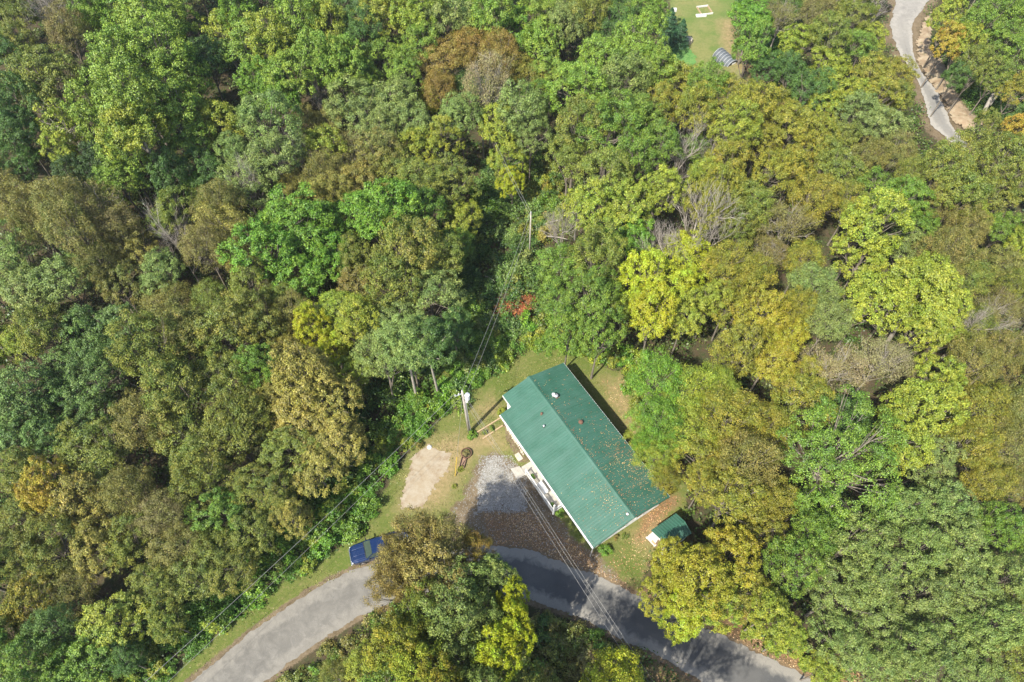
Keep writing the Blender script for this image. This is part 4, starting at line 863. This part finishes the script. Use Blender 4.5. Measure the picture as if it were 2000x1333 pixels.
# porch
pw = MB()
MB().box(5.3, 11.3, -0.75, 0.50, 0.15, 0.50).build('porch_floor', M['concrete'], house)
rl = MB().box(6.25, 11.3, -.80, -.70, 1.42, 1.49).box(6.25, 11.3, -.775, -.725, .62, .67).box(11.24, 11.32, -.69, .45, 1.42, 1.49).box(11.255, 11.305, -.69, .45, .62, .67).build('porch_railing', M['whitepaint'], house)
for k_ in range(30): MB().box(6.35 + k_ * .165, 6.39 + k_ * .165, -.77, -.73, .671, 1.419).build('baluster', M['whitepaint'], rl)
for k_ in range(6): MB().box(11.26, 11.30, -.6 + k_ * .17, -.56 + k_ * .17, .671, 1.419).build('baluster', M['whitepaint'], rl)
for s_ in (6.2, 11.35): MB().box(s_ - .07, s_ + .07, -.82, -.68, .15, 2.855 if s_ > 9 else 1.6).build('porch_post', M['whitepaint'], house)
# step slab
slab = MB().poly([(4.7, -1.75), (6.1, -1.75), (6.15, -.76), (5.0, -.76), (5.0, -.3), (4.7, -.3)][:4], 0.02, 0.16).build('concrete_slab', M['concrete'], None, (H0[0], H0[1], 0), (0, 0, house_rz), 0.02)
tag(slab, 'pale concrete entry slab in front of the porch end', 'slab')
b_ = empty('bench', (*loc_house(8.6, -0.25), 0.5), house_rz); tag(b_, 'long white wooden bench on the porch behind the railing', 'bench')
MB().box(-.7, .7, -.2, .2, .40, .44).build('seat', M['whitepaint'], b_)
MB().box(-.7, .7, .2, .24, .45, .85).build('backrest', M['whitepaint'], b_)
for sx in (-.62, .56):
    for sy in (-.18, .13): MB().box(sx, sx + .06, sy, sy + .05, 0, .395).build('leg', M['whitepaint'], b_)
for s_, lab in ((7.0, 'terracotta flower pot at the slab end of the porch'), (10.7, 'terracotta flower pot at the lower end of the porch')):
    p = loc_house(s_, -.35); pt = empty('flower_pot', (p[0], p[1], .5)); tag(pt, lab, 'flower pot')
    MB().tube([(0, 0, 0), (0, 0, .3), (0, 0, .34)], [.13, .19, .2], 12).build('pot', M['terracotta'], pt)
    c_ = linkmesh('plant', SHR[1][0], pt, (0, 0, .3)); c_.scale = (.3, .3, .35); c_.color = (*s2l((80, 120, 50)), 1); c_['tint'] = s2l((100, 130, 50))
# leaves lying on the roof
rl_ = np.random.RandomState(8); n = 800
s_ = -1.7 + 18.5 * np.sqrt(rl_.rand(n)); t_ = np.where(rl_.rand(n) < .84, 4.85 + 4.6 * rl_.rand(n), 4.7 * rl_.rand(n))
s_ = np.where(t_ < 4.8, 10 + 6.7 * rl_.rand(n) ** .6, s_)
c1 = rl_.randn(600, 2) * [1.9, 1.1] + [11.8, 8.3]; c2 = rl_.randn(260, 2) * [1.5, .7] + [13.8, 3.9]; c3 = rl_.randn(180, 2) * [5.5, .12] + [8, 5.1]
st = np.r_[np.c_[s_, t_], c1, c2, c3]; st = st[(st[:, 1] < 9.4) & (st[:, 1] > .1) & (st[:, 0] > -1.6) & (st[:, 0] < 16.8) & ((st[:, 0] > 0) | (st[:, 1] > 1.5))]
n = len(st); zz = np.array([roofz(t) for t in st[:, 1]]) + .105
c = np.c_[st, zz]; nrm = unit(np.c_[rl_.randn(n, 2) * .25, np.ones(n)]); tv = unit(np.cross(nrm, rl_.randn(n, 3))); bv = np.cross(nrm, tv); s2 = .036 * rl_.uniform(.5, 1.5, (n, 1))
v = np.stack([c - tv * s2, c + bv * s2 * .75, c + tv * s2, c - bv * s2 * .75], 1)
o = linkmesh('fallen_leaves', mesh_np('roof_leaves', v.reshape(-1, 3), np.arange(n * 4).reshape(n, 4), M['leaf'], False, {'leaf_rnd': ('FACE', rl_.rand(n)), 'lobe_rnd': ('FACE', rl_.rand(n))}), None, (H0[0], H0[1], 0), (0, 0, house_rz))
o.color = (*s2l((170, 105, 70)), 1); o['tint'] = s2l((190, 165, 110)); tag(o, 'dry tan leaves scattered over the green house roof', 'fallen leaves', kind='stuff')

# bed edging along the front wall and by the pole
def stones(pxs, n, lab, grp, r_=(0.12, 0.2)):
    L = resample(np.array([at(*p)[:2] for p in pxs]), n)
    for p in L:
        rr = rng.uniform(*r_); k_ = 7; pts = [(rr * rng.uniform(.8, 1.15) * math.cos(6.283 * a / k_), rr * rng.uniform(.7, 1) * math.sin(6.283 * a / k_)) for a in range(k_)]
        o = MB().loft([[(x, y, -.03) for x, y in pts], [(x * .95, y * .95, rr * .6) for x, y in pts], [(x * .5, y * .5, rr * .85) for x, y in pts]]).build('edging_stone', M['stone'], None, (p[0], p[1], 0), (0, 0, rng.uniform(0, 6)))
        tag(o, lab, 'stone', grp)
stones([(990,836),(1000,852),(1012,870),(1022,888)], 14, 'tan edging stone of the bed along the front wall', 'edging stones along the front wall')
for (a, b, lab) in (((928,848),(978,817),'upper landscape timber of the bed between pole and house'),((943,858),(982,832),'lower landscape timber of the bed between pole and house')):
    A = at(*a); B = at(*b); L = np.linalg.norm(B - A)
    tag(MB().box(0, L, -.08, .08, 0, .16).build('landscape_timber', M['tanwood'], None, tuple(A), (0, 0, math.atan2(B[1]-A[1], B[0]-A[0])), .015), lab, 'timber')
p = at(1013, 893); tag(MB().box(-.45, .45, -.3, .3, 0, .08).build('stepping_stone', M['stone'], None, tuple(p), (0, 0, house_rz), .02), 'tan stepping stone beside the entry slab', 'stone')
p = at(839, 874); tag(MB().tube([(0, 0, 0), (0, 0, .12), (0, 0, .22)], [.28, .24, .1], 7).build('rock', M['whitepaint'], None, tuple(p)), 'whitish rock at the top corner of the dirt pad', 'rock')
# round planter and old trough by the pole
p = at(911, 887); pl = empty('round_planter', tuple(p)); tag(pl, 'round rusty metal ring planter below the utility pole', 'planter')
rg = MB(); k_ = 20
rg.loft([[(r_ * math.cos(6.283 * a / k_), r_ * math.sin(6.283 * a / k_), z) for a in range(k_)] for r_, z in ((.58, 0), (.60, .32), (.53, .33), (.51, .05))], caps=False)
rg.build('ring', M['rust'], pl); MB().tube([(0, 0, .02), (0, 0, .24)], .5, 16).build('soil', M['ground'], pl)
c_ = linkmesh('plant', SHR[2][0], pl, (0, 0, .2)); c_.scale = (.38, .38, .2); c_.color = (*s2l((110, 112, 60)), 1); c_['tint'] = s2l((130, 110, 60))
p = at(905, 902); tg = empty('wooden_trough', tuple(p), R(78)); tag(tg, 'weathered brown wooden trough below the ring planter', 'trough')
MB().box(-.75, .75, -.28, .28, 0, .06).build('base', M['brownwood'], tg)
for sy in (-.28, .24): MB().box(-.75, .75, sy, sy + .04, .061, .30).build('side_board', M['brownwood'], tg)
for sx in (-.75, .71): MB().box(sx, sx + .04, -.239, .239, .061, .36).build('end_board', M['brownwood'], tg)

# ------------------------------------------------------------ shed and the small framed platform
A = at(1272, 1037, 2.1); sh = empty('shed', (A[0], A[1], 0), house_rz); tag(sh, 'small shed with green metal roof half hidden under trees right of the house', 'shed')
def shz(t): return 2.1 + (.55 * s_of(t))
def s_of(t): return 0
SL, SWd = 3.2, 2.3     # local y along the ridge, x across
def shr(x): return 2.1 + .55 * (1 - abs(x - SWd / 2) / (SWd / 2))
for x0, x1 in ((-.05, SWd / 2 - .01), (SWd / 2 + .01, SWd + .05)):
    mb = MB(); t = 0
    prof = []
    while t < SL:
        for dt, h in ((0, 0), (.16, 0), (.19, .04), (.24, .04), (.27, 0)):
            if t + dt < SL: prof.append((t + dt, h))
        t += .3
    prof.append((SL, 0)); m_n = len(prof)
    vs_ = [(x0, t, shr(x0) + h + .04) for t, h in prof] + [(x1, t, shr(x1) + h + .04) for t, h in prof] + [(x0, t, shr(x0)) for t, h in prof] + [(x1, t, shr(x1)) for t, h in prof]
    fs = [(i, m_n + i, m_n + i + 1, i + 1) for i in range(m_n - 1)] + [(2*m_n+i, 2*m_n+i+1, 3*m_n+i+1, 3*m_n+i) for i in range(m_n - 1)] + [(0, 2*m_n, 3*m_n, m_n), (m_n-1, 2*m_n-1, 4*m_n-1, 3*m_n-1)]
    fs += [(i, i + 1, 2*m_n+i+1, 2*m_n+i) for i in range(m_n - 1)] + [(m_n+i, 3*m_n+i, 3*m_n+i+1, m_n+i+1) for i in range(m_n - 1)]
    mb.add(vs_, fs).build('roof_slope', M['roof'], sh)
wb = MB().box(.12, SWd - .12, .12, SL - .12, 0, 2.12); wb.build('wall', M['siding'], sh)
MB().box(1.0, 1.9, .06, .115, .05, 1.95).build('door', M['brownwood'], sh)
A = at(1277, 1052, .5); pf = empty('wooden_platform', (A[0], A[1], 0), house_rz + R(8)); tag(pf, 'low white framed wooden platform beside the shed corner', 'platform')
for k_ in range(5): MB().box(-.55 + k_ * .11, -.452 + k_ * .11, -.45, .45, .45, .48).build('plank', M['whitepaint'], pf)
for k_ in range(5): MB().box(.0 + k_ * .11, .098 + k_ * .11, -.45, .45, .45, .48).build('plank', M['tanwood'], pf)
MB().box(-.62, .62, -.52, -.455, .40, .56).box(-.62, .62, .455, .52, .40, .56).box(.56, .62, -.454, .454, .40, .56).build('frame', M['whitepaint'], pf)
for sx in (-.55, .47):
    for sy in (-.44, .36): MB().box(sx, sx + .08, sy, sy + .08, 0, .449).build('leg', M['whitepaint'], pf)

# ------------------------------------------------------------ utility poles and wires
def utility_pole(x, y, lean, lab, transformer=True, H=9.4):
    z = float(hz(x, y)); u = empty('utility_pole', (x, y, z)); tag(u, lab, 'utility pole')
    tx, ty = lean
    P = lambda t: (tx * t, ty * t, H * t)
    MB().tube([(0, 0, -.5), P(.5), P(1)], [.17, .14, .11] if transformer else [.12, .10, .08], 12).build('pole', M['polewood'], u, smooth=True)
    if transformer:
        q = Vector(P(.88)) + Vector((.42, .05, 0))
        tf = MB().tube([q + Vector((0, 0, -.5)), q + Vector((0, 0, -.46)), q + Vector((0, 0, .36)), q + Vector((0, 0, .42))], [.24, .27, .27, .18], 16).build('transformer', M['greypaint'], u, smooth=False)
        MB().tube([q + Vector((0, 0, .42)), q + Vector((0, 0, .72))], [.06, .035], 8).build('bushing', M['whitepaint'], tf)
        MB().tube([q + Vector((-.42, 0, .1)), q + Vector((-.2, 0, .1))], .04, 6).build('bracket', M['galv'], tf)
        MB().tube([(.17, -.02, .1), (tx * .75 + .17, ty * .75 - .02, H * .75)], .05, 8).build('conduit', M['galv'], u)
        q2 = Vector(P(.80)) + Vector((.3, -.1, 0))
        MB().box(q2.x - .12, q2.x + .12, q2.y - .1, q2.y + .1, q2.z - .18, q2.z + .12).build('meter_box', M['whitepaint'], u)
        MB().tube([(tx * .97 - .75, ty * .97 - .35, H * .97 - .1), (tx * .97 + .12, ty * .97 + .06, H * .97 - .1)], .055, 6).build('crossarm', M['galv'], u)
        for a in (-.7, -.35): MB().tube([(tx * .97 + a, ty * .97 + a * .46, H * .97 - .04), (tx * .97 + a, ty * .97 + a * .46, H * .97 + .22)], [.07, .04], 8).build('insulator', M['whitepaint'], u)
    MB().tube([P(1), (tx + 0.0, ty, H + .28)], [.07, .045], 8).build('insulator', M['whitepaint'], u)
    return np.array([x + tx, y + ty, z + H])
pb = at(917, 845)
topA = utility_pole(pb[0], pb[1], (-.25, 0), 'grey wooden utility pole with white transformer left of the house')
pB = at(1034, 505); topB = utility_pole(pB[0], pB[1], (0, 0), 'bare utility pole standing in the cut behind the house', False, 8.5)
pC = at(945, 318, 0); topC = utility_pole(pC[0], pC[1], (0, 0), 'far utility pole hidden among the valley trees', False, 9)
endD = flat(1330, 1452, 8.6); endE = flat(150, 1452, 8.2)
utility_pole(endD[0] + .1, endD[1] - .1, (0, 0), 'utility pole below the frame at lower right', False, 8.7); utility_pole(endE[0] - .1, endE[1] - .1, (0, 0), 'utility pole beyond the lower left corner', False, 8.4)
def wire(a, b, sag, lab, r=.02):
    a = np.array(a, float); b = np.array(b, float); t = np.linspace(0, 1, 26)[:, None]; p = a * (1 - t) + b * t; p[:, 2] -= (4 * sag * t * (1 - t))[:, 0]
    tag(MB().tube(p, r, 5).build('power_cable', M['wire'], None), lab, 'cable')
wire(topA + [0, 0, .25], topB + [-.05, 0, .2], .9, 'left of two cables from the house pole up the cut', .016)
wire(topA + [.3, 0, -.9], topB + [.12, 0, -.8], 1.0, 'right of two cables from the house pole up the cut', .016)
wire(topB + [0, 0, .25], topC + [0, 0, .25], .5, 'upper cable running up the cut beyond the bare pole', .018)
wire(topB + [.12, 0, -.8], topC + [.12, 0, -.8], .6, 'lower cable running up the cut beyond the bare pole', .018)
wire(topA + [.05, 0, -1.7], endD + [0, 0, 0], .4, 'left of the three cables crossing the road', .010)
wire(topA + [.30, 0, -1.6], endD + [.45, .2, .1], .4, 'middle of the three cables crossing the road', .010)
wire(topA + [.42, 0, -1.5], endD + [.8, .35, .1], .4, 'right of the three cables crossing the road', .010)
wire(topA + [-.75, -.3, 0], endE, .6, 'upper cable running down left above the shrub bank', .015)
wire(topA + [-.1, -.1, -.9], endE + [.9, -.4, -1.2], .7, 'lower cable running down left above the lawn edge', .012)
gA = at(889, 931); wire(topA + [0, 0, -.8], (gA[0], gA[1], 0), 0, 'guy wire from the house pole to the lawn', .012)
gw = np.array([gA[0], gA[1], 0.02]); dg = unit(topA - gw)
tag(MB().tube([gw + dg * .05, gw + dg * 2.6], .055, 8).build('guy_marker', M['yellow'], None), 'yellow sleeve on the guy wire beside the planter', 'marker')

# ------------------------------------------------------------ the pickup
fr = at(684, 1086, 0.9); TA = R(17.5); TL = 5.75
# local x points to the front of the truck
tdir = np.array([-math.cos(TA), -math.sin(TA)]); ctr = np.array([fr[0], fr[1]]) - tdir * TL / 2
tk = empty('pickup_truck', (ctr[0], ctr[1], 0.03), math.atan2(tdir[1], tdir[0])); tag(tk, 'dark blue pickup truck parked on the verge, tail under a tree', 'pickup truck')
def sec(x, w_, z0, z1, rr=.12, sh=0.0):
    return [(x, -w_, z0), (x, w_, z0), (x, w_ + .01, z0 + (z1 - z0) * .55), (x, w_ - sh, z1 - rr), (x, w_ - rr - sh, z1), (x, -w_ + rr + sh, z1), (x, -w_ + sh, z1 - rr), (x, -w_ - .01, z0 + (z1 - z0) * .55)]
body = MB().loft([sec(2.86, .62, .45, .86, .06), sec(2.78, .80, .38, .98, .08), sec(2.55, .92, .34, 1.05, .1), sec(2.2, .97, .34, 1.10, .12), sec(1.35, .98, .34, 1.16, .12), sec(1.2, .98, .34, 1.17, .1), sec(-.75, .98, .34, 1.16, .1)]).build('body', M['bluepaint'], tk, smooth=False, bevel=.03)
# hood with a raised centre and creases
hd = MB()
for y0, y1, dz in ((-.72, -.36, .0), (-.33, .33, .035), (.36, .72, .0)):
    hd.loft([[(x, y0, z), (x, y1, z), (x, y1 - .04, z + .03 + dz), (x, y0 + .04, z + .03 + dz)] for x, z in ((2.62, 1.025), (2.2, 1.09), (1.4, 1.155))])
hd.build('hood', M['bluepaint'], tk, bevel=.02)
# cabin
def cs(x, w_, z): return [(x, -w_, z), (x, w_, z)]
cab = MB(); zb, zt = 1.15, 1.74
cab.add([(.62, -.70, zt), (.62, .70, zt), (-.62, .70, zt), (-.62, -.70, zt), (.66, -.74, zt - .06), (.66, .74, zt - .06), (-.66, .74, zt - .06), (-.66, -.74, zt - .06)], [(0, 1, 2, 3), (4, 5, 1, 0), (5, 6, 2, 1), (6, 7, 3, 2), (7, 4, 0, 3)])
cab.build('roof', M['bluepaint'], tk, bevel=.03)
fw = MB()
for sy in (-1, 1):
    for (xb, xt) in ((1.32, .66), (.0, .0), (-.78, -.66)):
        fw.tube([(xb, sy * .90, zb), (xt, sy * .735, zt - .06)], .045, 6)
fw.build('pillars', M['bluepaint'], tk)
def glassq(name, q):
    q = [Vector(p) for p in q]; n_ = (q[1] - q[0]).cross(q[3] - q[0]).normalized() * .012
    return MB().add([tuple(p) for p in q] + [tuple(p - n_) for p in q], [(0, 1, 2, 3), (7, 6, 5, 4), (0, 4, 5, 1), (1, 5, 6, 2), (2, 6, 7, 3), (3, 7, 4, 0)]).build(name, M['wsglass'], tk)
M['wsglass'] = simple('windscreen_glass', (0.040, 0.058, 0.045), 0.1, spec=0.6, var=0.15, bump=0)
glassq('windscreen', [(1.34, -.86, zb + .01), (1.34, .86, zb + .01), (.665, .71, zt - .055), (.665, -.71, zt - .055)])
glassq('rear_window', [(-.80, .84, zb + .01), (-.80, -.84, zb + .01), (-.665, -.71, zt - .055), (-.665, .71, zt - .055)])
for sy in (-1, 1):
    for x0, x1, a0, a1 in ((1.22, .06, .62, .06), (-.06, -.72, -.06, -.62)):
        q = [(x0, sy * .905, zb + .01), (x1, sy * .905, zb + .01), (a1, sy * .74, zt - .07), (a0, sy * .74, zt - .07)]
        glassq('side_window', q if sy > 0 else q[::-1])
    MB().box(1.02, 1.12, sy * 1.0 - .02 if sy > 0 else -1.22, 1.22 if sy > 0 else sy * 1.0 + .02, 1.12, 1.30).build('mirror', M['black'], tk, bevel=.02)
    MB().box(2.70, 2.80, min(sy * .55, sy * .86), max(sy * .55, sy * .86), .74, .93).build('headlight', M['lens'], tk, bevel=.02)
    MB().box(-2.88, -2.84, min(sy * .84, sy * .97), max(sy * .84, sy * .97), .7, 1.1).build('tail_light', M['redlens'], tk)
    dr = MB().box(.05, 1.15, min(sy * .992, sy * 1.004), max(sy * .992, sy * 1.004), .48, 1.08).build('door', M['bluepaint'], tk)
    MB().box(.15, .32, min(sy * 1.005, sy * 1.03), max(sy * 1.005, sy * 1.03), .92, .96).build('handle', M['chrome'], dr)
# bed: open box with dark liner
bd = MB().box(-2.86, -.80, -.98, -.86, .45, 1.18).box(-2.86, -.80, .86, .98, .45, 1.18).box(-2.86, -2.78, -.859, .859, .45, 1.16).box(-.86, -.80, -.859, .859, .45, 1.14)
bd.build('bed_side', M['bluepaint'], tk, bevel=.02); MB().box(-2.779, -.861, -.859, .859, .45, .62).build('bed_liner', M['greyplastic'], tk)
MB().box(2.87, 2.93, -.55, .55, .56, .86).build('grille', M['chrome'], tk, bevel=.01); MB().box(2.80, 2.98, -.86, .86, .38, .55).build('bumper', M['chrome'], tk, bevel=.04); MB().box(-3.0, -2.87, -.9, .9, .42, .58).build('bumper', M['chrome'], tk, bevel=.03)
MB().box(1.36, 1.42, -.8, .8, 1.165, 1.19).build('wiper_cowl', M['black'], tk)
for sx in (1.85, -1.75):
    for sy in (-1, 1):
        wv = MB().tube([(sx, sy * .78, .39), (sx, sy * 1.0, .39)], .39, 20).build('wheel', M['black'], tk)
        MB().tube([(sx, sy * 1.0, .39), (sx, sy * 1.015, .39)], .24, 14).build('rim', M['chrome'], wv)

# ------------------------------------------------------------ far things: arched hut, posts, white roof, logs
A = at(1416, 121, 0); ah = empty('arched_hut', tuple(A), R(118)); tag(ah, 'grey ribbed arched hut at the foot of the far field', 'hut')
hl, hr = 3.9, 1.15; na = 14; sec_ = []
k_n = 40
for k_ in range(k_n + 1):
    x = -hl / 2 + hl * k_ / k_n; rr = hr + .07 * (1 if (k_ // 2) % 3 == 0 else 0)
    sec_.append([(x, rr * math.cos(math.pi * a / na), rr * 1.1 * math.sin(math.pi * a / na)) for a in range(na + 1)])
cv = MB().loft(sec_, closed=False, caps=False); cv.build('cover', simple('grey_cover', (.10, .115, .13), .5), ah)
for k_ in range(7):
    x = -hl / 2 + .1 + k_ * (hl - .2) / 6
    MB().tube([(x, (hr + .1) * math.cos(math.pi * a / na), (hr + .1) * 1.1 * math.sin(math.pi * a / na)) for a in range(na + 1)], .06, 6).build('hoop', M['galv'], ah)
MB().add([(-hl/2, hr * math.cos(math.pi * a / na), hr * 1.1 * math.sin(math.pi * a / na)) for a in range(na + 1)], [tuple(range(na + 1))]).build('end_panel', M['greyplastic'], ah)
MB().box(-hl/2 - .06, -hl/2 - .01, -.35, .35, 0, 1.0).build('door', M['whitepaint'], ah)
A = at(1376, 22); fr_o = empty('timber_frame', tuple(A), R(12)); tag(fr_o, 'small pale timber frame lying open in the far field', 'frame')
for q in ((-1.1, 1.1, -1.3, -1.18), (-1.1, 1.1, 1.18, 1.3)): MB().box(q[0], q[1], q[2], q[3], 0, .3).build('plank', M['whitepaint'], fr_o)
for q in ((-1.1, -.98, -1.17, 1.17), (.98, 1.1, -1.17, 1.17)): MB().box(q[0], q[1], q[2], q[3], 0, .28).build('plank', M['tanwood'], fr_o)
A = at(1369, 32); tag(MB().box(-.9, .9, -.35, .35, 0, .25).build('white_board', M['whitepaint'], None, tuple(A), (0, 0, .1), .03), 'white board lying beside the timber frame in the field', 'board')
A = at(1315, 34, 1.5); tag(MB().box(-.3, .3, -.25, .25, 2.6, 3.1).box(-.06, .06, -.06, .06, 0, 2.6).build('birdhouse', M['whitepaint'], None, (A[0], A[1], float(hz(A[0], A[1]))), (0, 0, 0), .02), 'white birdhouse on a post left of the far field', 'birdhouse')
A = at(1343, 82); tag(MB().tube([(0, 0, 0), (0, 0, .6), (0, 0, .9)], [.9, .8, .3], 8).build('boulder', M['stone'], None, tuple(A)), 'pale boulder between the conifer and the field', 'rock')
A = at(1652, 297, 2.2); wr = empty('white_shed', (A[0], A[1], float(hz(A[0], A[1]))), R(20)); tag(wr, 'small white roofed shed showing through the crowns at upper right', 'shed')
MB().box(-1.0, 1.0, -.7, .7, 0, 2.0).build('wall', M['siding'], wr); MB().add([(-1.1, -.8, 2.0), (1.1, -.8, 2.0), (1.1, 0, 2.4), (-1.1, 0, 2.4), (-1.1, .8, 2.0), (1.1, .8, 2.0)], [(0, 1, 2, 3), (3, 2, 5, 4)]).build('roof', M['whitepaint'], wr)
def log(a, b, h0, h1, r_, lab):
    A = at(*a, h0); B = at(*b, h1); md = (A + B) / 2 + [0, 0, .3]
    tag(MB().tube([tuple(q) for q in bez(A, md, B, 7)], list(np.linspace(r_, r_ * .45, 7)), 8).build('fallen_log', M['palebark'], None), lab, 'log')
log((1922,218),(1985,95), 4, 6, .26, 'long pale leaning trunk at upper right'); log((1934,205),(1988,130), 3.5, 5, .16, 'thinner pale trunk beside the long leaning one'); log((1852,112),(1888,42), 3, 6, .16, 'pale thin trunk above the clay bank')
log((1068,462),(1108,468), 1.2, 1.6, .1, 'pale fallen branch at the right side of the cut'); log((1060,440),(1095,430), 1, 2.2, .08, 'upper pale fallen branch right of the bare pole'); log((948,540),(966,550), 1, 1.2, .07, 'thin fallen branch in the middle of the cut')
# trunks that show below their crowns
def baretrunk(a, b, h1, r_, lab):
    A = at(*a, 0); B = at(*b, h1)
    root = empty('broadleaf_tree', tuple(A)); tag(root, lab, 'tree', 'broadleaf trees of the wood')
    Bl = B - A; pts = bez(np.array([0, 0, -.5]), Bl * [.45, .45, .5], Bl, 8)
    V, F = tubes([(pts, np.linspace(r_, r_ * .6, 8))] + [(bez(pts[-2], pts[-1] + [0, 0, .5], pts[-1] + np.array([math.cos(q) * 2.2, math.sin(q) * 2.2, 2.6]), 5), np.linspace(r_ * .5, .03, 5)) for q in (0.5, 2.2, 3.9, 5.4)], 8)
    linkmesh('trunk', mesh_np('bare_trunk', V, F, M['palebark'], True), root); return root, Bl
for a, b, h, r_, lab, st, c, cs_ in (((815,783),(797,700),9.5,.18,'tree with tall bare pale trunk left of the house, left of two','oak','PG',.62),((856,768),(838,700),9,.17,'tree with bare trunk left of the house, right of two','oak','G3',.6),
        ((341,386),(288,290),11,.30,'tree with long pale trunk leaning left in the poplar grove','poplar','YG',.75),((1733,670),(1780,590),9,.27,'tree with forked pale trunk showing among yellow speckled crowns','maple','YG',.75),
        ((1577,1042),(1585,1018),6,.42,'tree with thick pale trunk under the biggest green crown','oak','G1',.5),((60,338),(28,275),8,.2,'tree with thin trunk beside the dark hollow','oak','G3',.55)):
    root, Bl = baretrunk(a, b, h, r_, lab)
    cr = linkmesh('crown', PRO[st][0][0], root, (Bl[0], Bl[1], Bl[2] + 2.2 - ZC * cs_)); cr.scale = (cs_, cs_, cs_); cr.color = (*jit(PAL[c][0]), 1); cr['tint'] = jit(PAL[c][1])
print('trees', len(trees), 'fill', len(fill))

hb = MB().box(-960, 960, -760, 1160, -5.5, 72).build('haze', bpy.data.materials.new('haze_air'), None)
hm = hb.data.materials[0]; hm.use_nodes = True; hn = hm.node_tree; hn.nodes.clear(); ho = hn.nodes.new('ShaderNodeOutputMaterial'); hv = hn.nodes.new('ShaderNodeVolumePrincipled')
hv.inputs['Color'].default_value = (0.86, 0.92, 1.0, 1); hv.inputs['Density'].default_value = 0.00014; hv.inputs['Anisotropy'].default_value = 0.2; hn.links.new(hv.outputs[0], ho.inputs['Volume'])
tag(hb, 'thin pale daylight haze over the wood', 'haze', kind='stuff')

# alike shrubs share a label only where there are too many to order; else say which one
byl = {}
for o in bpy.data.objects:
    if o.get('category') in ('shrub', 'stone') and o.get('label'): byl.setdefault(o['label'], []).append(o)
for lab, os_ in byl.items():
    n = len(os_)
    if n < 2 or n > 20 or len(lab.split()) > 12: continue
    os_.sort(key=lambda o: -o.location.y); halves = [('', os_)] if n <= 10 else [('upper ', os_[:(n + 1) // 2]), ('lower ', os_[(n + 1) // 2:])]
    for hname, hs in halves:
        hs.sort(key=lambda o: o.location.x)
        for q_, o in enumerate(hs):
            o['label'] = lab + ', ' + hname + ('leftmost' if q_ == 0 else 'rightmost' if q_ == len(hs) - 1 else ORD[q_] + ' from left')
